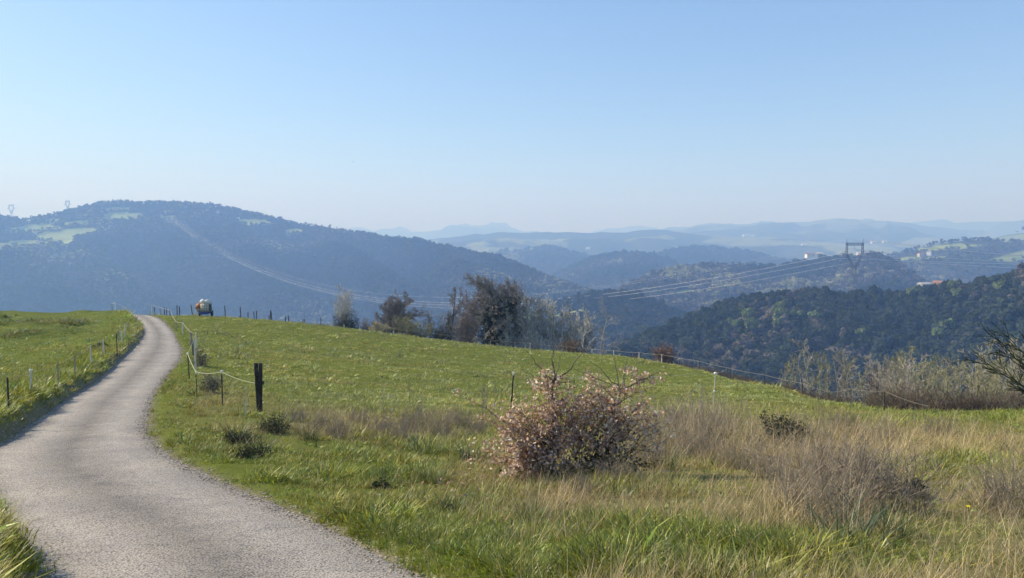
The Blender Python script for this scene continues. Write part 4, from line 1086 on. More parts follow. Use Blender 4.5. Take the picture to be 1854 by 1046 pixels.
for args in [(975, 735, 36, 26, -.15, .22, 500, (1002, 800)), (940, 755, 26, 20, -.1, .2, 380, (1002, 810)), (1000, 715, 20, 20, -.05, .14, 230, (1001, 760)), (1000, 690, 22, 9, 0, .12, 110, (1001, 720)), (915, 765, 16, 14, -.1, .15, 150, (1002, 820)),
             (960, 800, 34, 22, -.2, .22, 520, (1003, 850)), (930, 830, 26, 18, -.15, .2, 380, (1003, 860)), (990, 820, 30, 18, -.25, .15, 240, (1003, 860)), (1040, 760, 24, 26, .05, .2, 170, (1010, 820)), (915, 850, 16, 12, -.1, .15, 130, (1000, 868)), (1010, 770, 26, 24, -.15, .16, 240, (1003, 830)),
             (1095, 735, 30, 20, .1, .22, 340, (1100, 790)), (1120, 745, 26, 18, .15, .2, 260, (1105, 800)), (1085, 710, 22, 14, .1, .2, 130, (1110, 750)), (1130, 690, 26, 14, .1, .18, 90, (1124, 710)), (1160, 735, 22, 16, .15, .18, 110, (1115, 780)), (1170, 690, 18, 8, .1, .1, 60, (1150, 695)), (1075, 690, 22, 12, .15, .15, 60, (1110, 720)), (1060, 800, 28, 20, -.05, .18, 160, (1060, 850)), (1050, 735, 24, 24, .05, .18, 320, (1040, 800)), (1055, 780, 26, 22, -.1, .16, 260, (1040, 830)), (1100, 790, 24, 18, -.05, .15, 200, (1090, 840)), (925, 790, 22, 24, -.15, .2, 260, (1000, 850)), (1150, 780, 18, 18, .1, .15, 70, (1090, 830)), (970, 850, 30, 12, -.25, .15, 240, (1000, 868)), (1175, 755, 22, 20, .2, .2, 90, (1120, 800)), (1210, 775, 18, 16, .2, .15, 50, (1130, 830)), (905, 805, 14, 20, -.1, .15, 120, (1000, 868))]:
    cluster(*args)
leafpts = np.vstack(leafpts)
bush = thing('withered_oak', 'young oak shrub covered in withered pinkish brown leaves on the verge', 'shrub', p)
V, F = tubes(br[0] + br[1], 5); link('branches', mesh('branches', V, [F], True, [bark('oak_twig', (.13, .105, .085))]), bush)
V, F = tubes(br[2], 3); link('twig_sprays', mesh('twig_sprays', V, [F], False, [BARK_GREY]), bush)
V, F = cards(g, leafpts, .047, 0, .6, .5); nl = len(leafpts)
lc = np.where(g.uniform(size=(nl, 1)) < .42, A([.70, .53, .45]), A([.46, .29, .225])); lc = np.where(g.uniform(size=(nl, 1)) < .1, A([.86, .77, .68]), lc) * g.uniform(.65, 1.25, (nl, 1))  # the palest random leaves carry sunlit highlights in their colour
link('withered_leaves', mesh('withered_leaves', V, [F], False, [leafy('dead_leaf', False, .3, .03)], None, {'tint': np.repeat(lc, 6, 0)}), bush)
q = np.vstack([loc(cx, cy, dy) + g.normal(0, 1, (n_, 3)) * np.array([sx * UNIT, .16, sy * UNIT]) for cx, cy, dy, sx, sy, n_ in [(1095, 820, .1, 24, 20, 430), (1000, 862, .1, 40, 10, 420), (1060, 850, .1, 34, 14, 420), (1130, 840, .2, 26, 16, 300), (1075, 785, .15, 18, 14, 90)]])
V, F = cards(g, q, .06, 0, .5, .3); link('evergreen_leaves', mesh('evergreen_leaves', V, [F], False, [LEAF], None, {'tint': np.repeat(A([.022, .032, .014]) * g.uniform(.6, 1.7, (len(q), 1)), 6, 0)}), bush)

# ---- low dark juniper further right and smaller verge shrubs
def dome(name, label, px, py, w, h, n, col, size, seed, twig=BARK_DARK):
    g = np.random.default_rng(seed); p = on_ground(px, py); U = p[1] / FPX; W_, H_ = w * U / 2, h * U
    root = thing(name, label, 'shrub', p, 0, 'low shrubs on the verge')
    st, pts = [], []
    for _ in range(26):
        a = g.uniform(0, 6.28); rr = math.sqrt(g.uniform()) * W_; hh = H_ * math.sqrt(max(.05, 1 - (rr / W_) ** 2)) * g.uniform(.7, 1.1)
        L_ = grow(g, (g.normal(0, W_ * .12), g.normal(0, W_ * .12), -.03), (math.cos(a) * rr, math.sin(a) * rr, hh), math.hypot(rr, hh), .009, 7, .08, .02); st.append(L_)
        m_ = n // 26; k_ = g.integers(2, 7, m_); pts.append(L_[0][k_] + g.normal(0, .10 * W_, (m_, 3)))
    V, F = tubes(st, 4); link('branches', mesh('branches', V, [F], True, [twig]), root)
    pts = np.vstack(pts); pts = pts[pts[:, 2] > -.02]; V, F = cards(g, pts, size, 0, .4, .2)
    link('foliage', mesh('foliage', V, [F], False, [LEAF], None, {'tint': np.repeat(A(col) * g.uniform(.6, 1.6, (len(pts), 1)), 6, 0)}), root)
dome('dark_juniper', 'low dark green prickly bush in the dry grass right of the withered oak', 1412, 808, 105, 58, 3600, (.030, .036, .018), .05, 1)
dome('dark_juniper', 'small dark green bush half hidden in weeds left of the low prickly bush', 1300, 806, 60, 34, 1000, (.035, .042, .022), .05, 2)
dome('grey_scrub', 'grey-green scrub bush where the rope fence bends by the lane', 378, 712, 44, 38, 1100, (.11, .115, .075), .07, 3, BARK_GREY)
dome('grey_scrub', 'greyish scrub bush beside the white stakes on the lane', 362, 664, 34, 40, 900, (.12, .125, .085), .08, 4, BARK_GREY)
dome('dark_clump', 'dark bramble clump beside the lane fence in the left pasture', 182, 629, 24, 9, 500, (.02, .026, .012), .12, 5)
# ---- lone dead stalks standing over the grass
g = np.random.default_rng(53)
for (px_, py_, top, n_, lb) in [(705, 775, 690, 3, 'grey dead stalk with feathery head left of the second dead stalk'), (742, 735, 690, 2, 'small dead stalk with a bushy head in the meadow edge'), (876, 765, 690, 4, 'dark dead stalk cluster just left of the withered oak'), (1268, 770, 690, 4, 'grey dead stalk cluster between withered oak and white-topped stake'), (1315, 765, 688, 2, 'dark thin dead stalk right of the white-topped stake'), (1543, 757, 700, 2, 'short dark stalk at the right end of the meadow')]:
    q = on_ground(px_, py_); H_ = (py_ - top) * q[1] / FPX
    V, F = stems(g, n_, (H_ * .75, H_), .10, .0065, .10, 16, .22)
    tag(link('dead_stalk', mesh('dead_stalk', V, [F], False, [BARK_GREY if 'grey' in lb else BARK_BROWN]), None, q), lb, 'weed stalk', 'dead stalks over the verge')
# ---- brambles and scrub along the far side of the fence, one rough mass
g = np.random.default_rng(59)
n = 2600
px_ = np.concatenate([g.uniform(1100, 1560, n), g.uniform(560, 1110, 900), g.uniform(1560, 1980, 500)]); ed = np.interp(px_, [560, 740, 885, 1000, 1100, 1200, 1300, 1400, 1480, 1550, 1620, 1720, 1980], [91, 92.5, 90.5, 87.5, 83.5, 76, 66, 55.5, 47, 37, 29, 27, 26]); d_ = ed + np.abs(g.normal(0, 2.2, len(px_)))
q = at(px_, np.full(len(px_), 700.), d_); X, Y = q[:, 0], q[:, 1]; Z = ground(X, Y)
pr = [mesh('bramble', *(lambda v: (v[0], [v[1]]))(stems(g, 12, (.4, 1.0), .3, .008, .6, 5, .4)), False, [MAT_STEM]) for _ in range(4)]
tint = np.where(g.uniform(size=(len(X), 1)) < .5, A([.12, .085, .068]), A([.15, .14, .105])) * g.uniform(.6, 1.3, (len(X), 1))
tag(scatter('bramble_undergrowth', np.stack([X, Y, Z], -1), orient(g, X, Y, len(X)), g.uniform(.7, 1.5, len(X)), g.integers(0, 4, len(X)), tint, proto_collection('bramble_kinds', pr)), 'reddish bramble scrub along the far side of the meadow fence', 'scrub', None, 'stuff')

# ---- leaves dropped round the withered oak and small pale bits in the turf
g = np.random.default_rng(97)
pr = [mesh('fallen', *cards(g, np.array([[0., 0, .012]]), .055, .8)[:1], [cards(g, np.array([[0., 0, .012]]), .055, .8)[1]], False, [leafy('fallen_leaf', True, .2)]) for _ in range(6)]
c0 = on_ground(985, 866); n = 900; X = c0[0] + g.normal(0, .85, n); Y = c0[1] + g.normal(-.15, .8, n); Z = ground(X, Y) + .015 + np.abs(g.normal(0, .03, n))
tint = np.where(g.uniform(size=(n, 1)) < .5, A([.50, .36, .28]), A([.30, .19, .13])) * g.uniform(.7, 1.3, (n, 1))
tag(scatter('fallen_leaves', np.stack([X, Y, Z], -1), np.stack([g.normal(0, .4, n), g.normal(0, .4, n), g.uniform(0, 6.28, n)], -1), g.uniform(.7, 1.2, n), g.integers(0, 6, n), tint, proto_collection('fallen_kinds', pr)), 'withered oak leaves fallen in the grass round the shrub', 'fallen leaves', None, 'stuff')

# ---- tangles of dead grey weed standing in drifts on the verge, each a clump of its own
g = np.random.default_rng(113)
WEED = []
for v in range(4):
    V, F = stems(g, 95, (.22, .62), .26, .0036, .42, 7, .35); WEED.append(mesh('weed_tangle', V, [F], False, [diffuse_attr('dead_weed', False)], None, {'tint': np.repeat(np.repeat(A([[.27, .225, .175]]), len(V) // 12, 0) * g.uniform(.55, 1.35, (len(V) // 12, 1)), 12, 0) if len(V) % 12 == 0 else np.repeat(A([[.26, .22, .17]]), len(V), 0)}))
WC = [(1480, 945, 1.0, 'low front one of the grey weed drift'), (1540, 925, 1.2, 'tall dense one in the middle of the grey weed drift'), (1600, 930, 1.25, 'dark-shadowed one at the end of the grey weed drift'), (1565, 890, 1.1, 'rear one of the grey weed drift near the open turf'), (1445, 900, 1.0, 'left one of the grey weed drift'), (1500, 880, 1.1, 'rear left one of the grey weed drift'), (1390, 870, .9, 'loose one right below the low prickly bush'), (1330, 850, .9, 'one in front of the low prickly bush'), (1250, 830, 1.0, 'one right of the withered oak'), (1195, 815, .9, 'one touching the right side of the withered oak'), (1225, 775, .9, 'one behind the right side of the withered oak'), (1290, 790, 1.0, 'one left of the low prickly bush'), (1175, 850, .8, 'low one in the shade right of the withered oak'),
      (650, 770, .7, 'brown one left of the two dead stalks'), (720, 800, .75, 'low one in front of the two dead stalks'), (830, 770, .8, 'one behind the left dead stalk cluster'), (575, 780, .6, 'low one close right of the thick black post'), (1440, 800, .8, 'one just right of the low prickly bush'), (1530, 785, .75, 'left one in the pale straw band'), (1120, 880, .7, 'low one in front of the withered oak'), (1050, 900, .5, 'smallest one in front of the withered oak'),
      (745, 780, .9, 'brownish one below the two dead stalks'), (795, 790, 1.0, 'largest of the weedy fence line left of the withered oak'), (690, 785, .7, 'small one in the weedy fence line'), (610, 795, .7, 'pale one right of the thick black post'), (860, 790, .8, 'one close to the left side of the withered oak'), (1835, 930, 1.0, 'purplish twiggy one at the right edge of the turf'), (1600, 800, .8, 'one in the pale straw band below the right thicket'), (1700, 790, .7, 'right one in the pale straw band below the thicket'), (540, 765, .6, 'thin one just right of the thick black post'), (385, 700, .7, 'one by the rope stakes beside the lane')]
for i, (px_, py_, s_, lb) in enumerate(WC):
    q = on_ground(px_, py_); s_ *= .8 + q[1] / 45
    tag(link('dead_weed_clump', WEED[i % 4], None, q, (0, 0, g.uniform(0, 6.28)), (s_ * 1.15, s_ * 1.15, s_)), 'tangled dead weed clump, the ' + lb, 'dead weeds', 'dead weed clumps on the verge')
dome('dark_clump', 'dark leafy dome at the foot of the thick black post', 492, 785, 74, 30, 1500, (.030, .042, .018), .045, 11)  # very dark leaf domes deepen the tone of the verge
dome('dark_clump', 'dark leafy dome below the rope stakes at the verge', 432, 802, 62, 22, 1100, (.022, .03, .014), .04, 12)
dome('dark_clump', 'flat very dark leafy patch in front of the thick black post', 452, 826, 92, 16, 1100, (.022, .03, .014), .04, 13)
dome('dark_clump', 'dark bushy clump at the open end of the grey weed drift', 1655, 900, 46, 44, 1300, (.020, .026, .012), .035, 14)
dome('dark_clump', 'dark low clump in the grass left of the withered oak', 850, 838, 40, 20, 700, (.025, .036, .016), .035, 15)
dome('dark_clump', 'dark low clump in the verge between lane and withered oak', 690, 880, 44, 18, 600, (.03, .045, .018), .035, 16)
dome('dark_clump', 'small dark clump in yellowing turf left of the fallen leaves', 812, 930, 40, 18, 600, (.03, .042, .018), .03, 17)
# ---- a yellow flower, a few pale stones, and grit along the lane edges
q = on_ground(1753, 925); m = MB()
for k in range(8):
    a_ = k * math.pi / 4; m.tube([(0, 0, .06), (.012 * math.cos(a_), .012 * math.sin(a_), .066), (.024 * math.cos(a_), .024 * math.sin(a_), .062)], [.004, .007, .002], 5)
yf = thing('yellow_flower', 'single small yellow flower in the short turf', 'flower', q); link('petals', m.me('petals', [plain('yellow_petal', (.85, .66, .02), .6)]), yf)
m = MB(); m.tube([(0, 0, -.02), (0, 0, .062)], .0025, 5); link('stem', m.me('stem', [plain('green_stem', (.06, .10, .03))]), yf)
import bmesh as _bm2
def stone_mesh(seed):
    b = _bm2.new(); _bm2.ops.create_icosphere(b, subdivisions=2, radius=1); gs = np.random.default_rng(seed)
    for v in b.verts: v.co *= gs.uniform(.75, 1.15); v.co.z *= .6
    me = bpy.data.meshes.new('stone'); b.to_mesh(me); b.free(); return me
for i, (px_, py_, w_, lb) in enumerate([(1680, 912, 14, 'larger pale stone at the open end of the grey weed drift'), (1262, 930, 9, 'pale stone in the turf right of the bluish grass clump'), (845, 900, 5, 'small pale stone left of the withered oak'), (1343, 890, 8, 'small pale stone below the low prickly bush')]):
    q = on_ground(px_, py_); me = stone_mesh(700 + i); me.materials.append(plain('pale_stone', (.55, .50, .43), .9)); u_ = w_ * q[1] / FPX / 2
    tag(link('stone', me, None, q + np.array([0, 0, u_ * .3]), (0, 0, i), (u_ * 1.3, u_, u_)), lb, 'stone', 'pale stones in the turf')
n = 9000; s_ = g.integers(60, len(EL) - 110, n); f_ = g.uniform(size=(n, 1)); which = g.uniform(size=n) < .55
E_ = np.where(which[:, None], ER[s_] * (1 - f_) + ER[s_ + 1] * f_, EL[s_] * (1 - f_) + EL[s_ + 1] * f_); N_ = np.where(which[:, None], NR[s_], NL[s_]); P2 = E_ + N_ * g.normal(.02, .13, (n, 1))
Z = ground(P2[:, 0], P2[:, 1], False); e_, _ = road_s(P2[:, 0], P2[:, 1]); Z = np.where(e_ < .06, ground0(P2[:, 0], P2[:, 1]) + .022, Z + .004)
gm = [stone_mesh(720 + i) for i in range(4)]; [m_.materials.append(diffuse_attr('grit', True)) for m_ in gm]
tag(scatter('gravel', np.stack([P2, P2], 1)[:, 0] @ np.array([[1, 0, 0], [0, 1, 0]]) + np.array([0, 0, 1]) * Z[:, None], orient(g, P2[:, 0], P2[:, 1], n), g.uniform(.004, .013, n) * (1 + np.hypot(P2[:, 0], P2[:, 1]) / 40), g.integers(0, 4, n), A([.42, .36, .28]) * g.uniform(.6, 1.3, (n, 1)), proto_collection('grit_kinds', gm)), 'loose gravel and grit along both edges of the lane', 'gravel', None, 'stuff')
# ------------------------------------------------------------------ pylons and power lines
STEEL = plain('galvanised_steel', (.09, .10, .11), .6, .3, .4, .15, .5)
STEEL_PALE = plain('weathered_steel', (.30, .31, .32), .6, .2, .4, .1, .5)
GLASS_INS = plain('insulator_glass', (.20, .26, .24), .3, 0, .5, .1, 3)
def seg_poly(a, b, r): return (np.array([a, (np.array(a) + np.array(b)) / 2, b], float), np.array([r, r, r]))
def lattice(c0, c1, n, r, rb):
    """square lattice mast between two rings of four corners, with cross bracing"""
    c0, c1 = np.array(c0, float), np.array(c1, float); out = [seg_poly(c0[i], c1[i], r) for i in range(4)]
    for k in range(n):
        a, b = c0 + (c1 - c0) * k / n, c0 + (c1 - c0) * (k + 1) / n
        for i in range(4):
            j = (i + 1) % 4; out += [seg_poly(a[i], b[j], rb), seg_poly(a[j], b[i], rb), seg_poly(b[i], b[j], rb)]
    return out
def ring(cx, cz, w, d): return [(cx - w, -d, cz), (cx + w, -d, cz), (cx + w, d, cz), (cx - w, d, cz)]
def pylon(label, p, H, rotz, mat, thick=1.0, group='power pylons'):
    """window-type pylon: splayed legs, waist, two outward arms up to a crossbeam with horns and side arms"""
    root = thing('power_pylon', label, 'power pylon', p, rotz, group); s = H / 60
    r, rb = .16 * thick, .09 * thick
    legs = lattice([(-5.5 * s, -5.5 * s, -6), (5.5 * s, -5.5 * s, -6), (5.5 * s, 5.5 * s, -6), (-5.5 * s, 5.5 * s, -6)], ring(0, 35 * s, 1.3 * s, 1.3 * s), 6, r * 1.2, rb)
    V, F = tubes(legs, 4); link('tower_body', mesh('tower_body', V, [F], False, [mat]), root)
    for sg in (-1, 1):
        arm = lattice(ring(sg * .8 * s, 35 * s, .8 * s, 1.1 * s), ring(sg * 6.4 * s, 47 * s, .8 * s, .8 * s), 4, r, rb) + lattice(ring(sg * 6.4 * s, 47 * s, .8 * s, .8 * s), ring(sg * 6.6 * s, 57 * s, .6 * s, .6 * s), 3, r, rb)
        arm += [seg_poly((sg * 6.6 * s, 0, 57 * s), (sg * 7.0 * s, 0, 60.5 * s), r), seg_poly((sg * 6.2 * s, 0, 57 * s), (sg * 7.0 * s, 0, 60.5 * s), rb)]
        V, F = tubes(arm, 4); link('upper_arm', mesh('upper_arm', V, [F], False, [mat]), root)
        sarm = [seg_poly((sg * 7.0 * s, yy, 47.6 * s), (sg * 12.0 * s, 0, 47.0 * s), r) for yy in (-.7 * s, .7 * s)] + [seg_poly((sg * 7.0 * s, yy, 49.6 * s), (sg * 12.0 * s, 0, 47.0 * s), rb) for yy in (-.7 * s, .7 * s)]
        sarm = [(P_, r_ * 1.5) for P_, r_ in sarm]; V, F = tubes(sarm, 4); link('side_arm', mesh('side_arm', V, [F], False, [mat]), root)
    beam = lattice([(-6.6 * s, -.6 * s, 54.6 * s), (-6.6 * s, .6 * s, 54.6 * s), (-6.6 * s, .6 * s, 56.8 * s), (-6.6 * s, -.6 * s, 56.8 * s)], [(6.6 * s, -.6 * s, 54.6 * s), (6.6 * s, .6 * s, 54.6 * s), (6.6 * s, .6 * s, 56.8 * s), (6.6 * s, -.6 * s, 56.8 * s)], 7, r, rb)
    V, F = tubes(beam, 4); link('crossbeam', mesh('crossbeam', V, [F], False, [mat]), root)
    cr, sr = math.cos(rotz), math.sin(rotz)
    out = []
    for (lx, lz) in ((-12.0, 47.0), (-6.9, 60.3), (0, 54.6), (6.9, 60.3), (12.0, 47.0)):
        if lx in (-12.0, 0, 12.0):
            L_ = 4.0 * s; V, F = tubes([(np.array([(lx * s, 0, lz * s - t) for t in np.linspace(0, L_, 9)]), np.array([.10, .2, .1, .2, .1, .2, .1, .2, .1]) * thick)], 6)
            link('insulator', mesh('insulator', V, [F], True, [GLASS_INS]), root); lz -= 4.0
        out.append(np.array([p[0] + lx * s * cr, p[1] + lx * s * sr, p[2] + lz * s]))
    return out, root
def hill_z_at(h, px, d):
    rx, _ = ray(px, 440); x = rx * d; th, r = math.atan2(x, d), math.hypot(x, d)
    return np.array([x, d, float(h.z(np.array([th]), np.array([r]))[0])])
def pylon_at(label, px, top_py, d, H, rotz, mat, thick):
    t = at(px, top_py, d); return pylon(label, np.array([t[0], t[1], t[2] - H * 60.5 / 60]), H, rotz, mat, thick)
py_right, _ = pylon_at('dark lattice power pylon with a window-shaped head above the wooded hill', 1548, 432, 690, 66, R(-12), STEEL, .95)
def hill_hit(h, px, py):
    rx, rz = ray(px, py); d = np.linspace(200, float(h.dd.max()) + 250, 2500); x = rx * d; th, r = np.arctan2(x, d), np.hypot(x, d)
    z_ = h.z(th, r); k = int(np.argmax((z_ >= rz * d) & (r > h.Rr(th) - h.Fr(th)))); return np.array([float(rx * d[k]), d[k], z_[k]])
_q = hill_hit(big_hill, 316, 424)
py_slope, _ = pylon('faint power pylon against the broad hillside where the lines climb', _q, 30 / FPX * _q[1] * 60 / 60.5, R(-50), STEEL, 1.0)
py_b, _ = pylon_at('right one of two power pylons on the left skyline', 122, 361, 2450, 70, R(-15), STEEL_PALE, 2.3)
py_a, _ = pylon_at('left one of two power pylons on the left skyline', 20, 368, 2450, 78, R(-10), STEEL_PALE, 2.1)
CABLE = plain('aluminium_cable', (.60, .62, .65), .4, .4, .5, .05, 1)
def cable(label, a, b, sag, rad, n=60):
    t = np.linspace(0, 1, n); P = a[None] * (1 - t[:, None]) + b[None] * t[:, None]; P[:, 2] -= 4 * sag * t * (1 - t)
    V, F = tubes([(P, np.full(n, rad))], 5)
    tag(link('power_line', mesh('power_line', V, [F], True, [CABLE])), label, 'power line', 'power lines over the valley')
order = [4, 2, 0, 3, 1]
nm = ['outer right conductor', 'middle conductor', 'outer left conductor', 'right earth wire', 'left earth wire']
def sag_for(a, b, px, py):
    """sag that carries the line past a point seen in the photo"""
    best = None
    for s in np.linspace(0, 220, 221):
        t = np.linspace(0, 1, 300); P = a[None] * (1 - t[:, None]) + b[None] * t[:, None]; P[:, 2] -= 4 * s * t * (1 - t)
        qx, qy, _ = project(P); k = np.argmin(np.abs(qx - px)); e_ = abs(qy[k] - py)
        if best is None or e_ < best[0]: best = (e_, s)
    return best[1]
for i, (k, n_, tgt, rd) in enumerate(zip(order, nm, (549, 541, 545, 533, 533.5), (.095, .11, .095, .04, .04))):
    cable('pale %s sweeping across the valley from the dark pylon to the broad hill' % n_, py_right[k], py_slope[k], sag_for(py_right[k], py_slope[k], 700, tgt), rd)
end = at(2700, 470, 690)
for k, n_, (yy, ry), rd in zip(order, nm, ((485, 0), (475, 10), (478.5, 20), (462.5, 6), (461.5, 14)), (.24, .24, .24, .16, .16)):
    b_ = at(2450, 440 + (yy - 440) * .9, 760 + ry) ; cable('pale %s running from the dark pylon out to the right edge' % n_, py_right[k], b_, sag_for(py_right[k], b_, 1850, yy), rd, 40)
for k, n_, ex in zip(order[:3], nm, (236, 231, 226)): cable('faint %s climbing the broad hill from the slope pylon to its crest' % n_, py_slope[k], at(ex, 370, 2400), 12, .16, 30)
for k, n_ in zip(order[:3], nm): cable('faint %s hanging between the two skyline pylons' % n_, py_b[k], py_a[k], 10, .07, 30)

# ------------------------------------------------------------------ fence posts, stakes, ropes
BLACK_WOOD = plain('mottled_black_wood', (.045, .038, .034), .9, 0, .25, .65, 14)  # black wood; the strong mottling puts grey highlights into the colour
GREY_WOOD = plain('silvered_wood', (.30, .265, .215), .9, 0, .15, .35, 9)
DARK_WOOD = plain('dark_post_wood', (.07, .06, .05), .9, 0, .15, .35, 9)
PALE_POST = plain('pale_stake', (.62, .60, .52), .7, 0, .3, .15, 6)
WHITE_PL = plain('white_plastic', (.80, .79, .74), .5, 0, .4, .08, 6)
ROPE = plain('pale_rope', (.62, .60, .42), .8, 0, .2, .15, 30)
WIRE = plain('fence_wire', (.42, .37, .30), .6, .2, .3, .1, 4)
g = np.random.default_rng(71)
def post_mesh(h, r, mat, lean=(0, 0), rough=.12, sides=9):
    n = 9; t = np.linspace(0, 1, n); P = np.stack([lean[0] * t * h, lean[1] * t * h, t * (h + .15) - .15], -1)
    rr = r * (1 + g.normal(0, rough * .4, n)); rr[-1] *= .8
    m = MB(); m.tube(P, rr, sides); V = np.concatenate(m.V); V += g.normal(0, r * rough, V.shape) * [1, 1, .3]
    return mesh('post', V, [np.concatenate(m.F4)], False, [mat])
def stake(label, px, d=None, py=None, h=1.0, r=.02, mat=PALE_POST, lean=(0, 0), cap=None, group=None, cat='fence post', name='fence_post'):
    p = on_ground(px, py) if d is None else col_at(px, d)
    root = thing(name, label, cat, p, 0, group); link('shaft', post_mesh(h, r, mat, lean), root)
    if cap:
        m = MB(); c = np.array([lean[0] * h, lean[1] * h, h]); m.tube([c + [0, 0, -.05], c + [0, 0, -.02], c + [0, 0, .03], c + [0, 0, .045]], [r * 1.2, cap, cap, r * .8], 10)
        m.tube([c + [cap * .8, 0, 0], c + [cap * 1.6, 0, .01], c + [cap * 2, 0, .04]], [.008, .008, .006], 6)
        link('insulator', m.me('insulator', [WHITE_PL], True), root)
    return p + np.array([lean[0] * h, lean[1] * h, h])
def rope(label, pts, sag, r, mat, cat='fence wire', name='fence_wire', group=None):
    out = []
    for a, b in zip(pts[:-1], pts[1:]):
        t = np.linspace(0, 1, 14)[:-1]; P = np.array(a)[None] * (1 - t[:, None]) + np.array(b)[None] * t[:, None]; P[:, 2] -= 4 * sag * t * (1 - t); out.append(P)
    P = np.vstack(out + [np.array(pts[-1])[None]]); V, F = tubes([(P, r * np.clip(np.hypot(P[:, 0], P[:, 1]) / 55, .35, 1.3))], 5)
    tag(link(name, mesh(name, V, [F], True, [mat])), label, cat, group)
# thick split black post
p = on_ground(470, 748); S = p[1] / FPX
bp = thing('split_post', 'thick black split wooden post standing at the end of the rope', 'fence post', p)
m = MB(); H_ = 92 * S
for off, w, l, tw in ((-.035, .052, -.02, .02), (.036, .050, .012, -.03)):
    t = np.linspace(0, 1, 9); m.tube(np.stack([off * (.55 + .65 * t) + l * t, .01 * np.sin(7 * t), t * (H_ + .2) - .2 + 0 * t], -1), w * (1 + .12 * np.sin(9 * t + off * 50)), 7)
m.tube([(.0, 0, -.2), (.01, .0, .3), (.0, 0, H_ * .82)], [.06, .055, .045], 7)
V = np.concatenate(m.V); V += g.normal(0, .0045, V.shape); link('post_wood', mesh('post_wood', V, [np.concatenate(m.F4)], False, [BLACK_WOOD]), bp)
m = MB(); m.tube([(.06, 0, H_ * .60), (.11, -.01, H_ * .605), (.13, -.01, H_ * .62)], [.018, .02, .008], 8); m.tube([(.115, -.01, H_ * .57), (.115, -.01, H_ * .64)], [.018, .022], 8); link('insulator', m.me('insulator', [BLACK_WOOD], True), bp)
tie = p + np.array([-.06, -.02, H_ * .60])
GRP = 'stakes of the rope fence beside the lane'
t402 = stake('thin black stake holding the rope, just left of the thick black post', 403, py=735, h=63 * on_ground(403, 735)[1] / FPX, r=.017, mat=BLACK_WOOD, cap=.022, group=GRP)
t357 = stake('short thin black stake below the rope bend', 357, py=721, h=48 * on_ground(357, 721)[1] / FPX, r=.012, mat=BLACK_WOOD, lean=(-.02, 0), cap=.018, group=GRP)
t354 = stake('tall pale stake by the lane bend, nearest of the pale row', 355, py=676, h=66 * on_ground(355, 676)[1] / FPX, r=.028, mat=PALE_POST, lean=(-.03, 0), group=GRP)
t345 = stake('short leaning stake holding the rope end by the lane', 343, py=684, h=46 * on_ground(343, 684)[1] / FPX, r=.022, mat=DARK_WOOD, lean=(-.04, 0), cap=.04, group=GRP)
row = []
for px_, py_, hp, r_, mt, lb in [(350, 646, 30, .05, DARK_WOOD, 'dark weathered post in the lane fence above the rope bend'), (356, 640, 38, .04, PALE_POST, 'pale post with a loop of tape above the rope bend'), (346, 626, 26, .06, GREY_WOOD, 'stout pale post halfway up the lane fence'), (331, 604, 21, .05, PALE_POST, 'slim pale post below the water trailer in the lane fence'), (319, 597, 15, .045, GREY_WOOD, 'grey post near the top of the lane fence')]:
    row.append(stake(lb, px_, py=py_, h=hp * on_ground(px_, py_)[1] / FPX, r=r_, mat=mt, group='posts of the lane fence'))
for i, (px_, d_, hp, mt) in enumerate([(302, 84, 14, DARK_WOOD), (298, 87, 16, DARK_WOOD), (291, 89, 13, GREY_WOOD), (280, 91, 15, DARK_WOOD), (275, 90, 19, PALE_POST), (308, 82, 11, DARK_WOOD)]):
    row.append(stake(['short dark post left of the paired dark posts at the lane crest', 'dark post of a close pair at the lane crest', 'greyish post between the pale post and the dark pair at the lane crest', 'dark post touching the pale post at the lane crest', 'tall pale post right of the lane where it crests', 'dark stub post at the right end of the crest posts'][i], px_, d=d_, h=hp * d_ / FPX, r=.045, mat=mt, group='posts of the lane fence'))
rope('pale yellow rope drooping from the thick black post past two stakes', [t345, t357 + np.array([.0, 0, .02]), t402, tie], .05, .016, ROPE, 'rope', 'fence_rope')
rope('pale tape running up the lane fence to the crest', [t345, row[1], row[2], row[3], row[4], row[10], row[9]], .06, .012, WIRE, 'fence wire', 'fence_wire', 'fence wires')
# dark leaning posts along the skyline
SK = [(321, 549, 569, 0), (325, 551, 569, .03), (349, 550, 570, -.12), (408, 551, 572, -.03), (434, 570, 574, 0), (436, 553, 574, -.03), (449, 562, 575, .02), (461, 560, 576, -.08), (464, 558, 576, .08), (487, 567, 579, .03), (490, 560, 580, .0), (493, 558, 580, -.1), (517, 569, 583, .02), (523, 567, 584, -.05), (552, 572, 586, .0), (548, 573, 586, .06)]
SKL = ['upright left post of a pair on the skyline left of the trailer', 'leaning right post of a pair on the skyline left of the trailer', 'post leaning left just beside the cow', 'lone straight skyline post right of the water trailer', 'tiny stub beside the second skyline post right of the trailer', 'second tall skyline post right of the water trailer', 'short thin skyline post before the crossed pair', 'left-leaning post of the crossed pair on the skyline', 'right-leaning post of the crossed pair on the skyline', 'thin short post beside the tall leaning skyline post', 'middle post of the three close skyline posts', 'tall left-leaning post of the three close skyline posts', 'left post of the low pair on the falling skyline', 'leaning right post of the low pair on the falling skyline', 'faint right post just before the lone tree', 'faint left post just before the lone tree']
for (px_, t_, b_, ln), lb in zip(SK, SKL):
    d_ = float(np.interp(px_, [320, 370, 480, 600], [88, 82, 86, 90])); stake(lb, px_, d=d_, h=(b_ - t_ + 1) * d_ / FPX, r=.055, mat=DARK_WOOD, lean=(ln, 0), group='dark posts along the skyline')
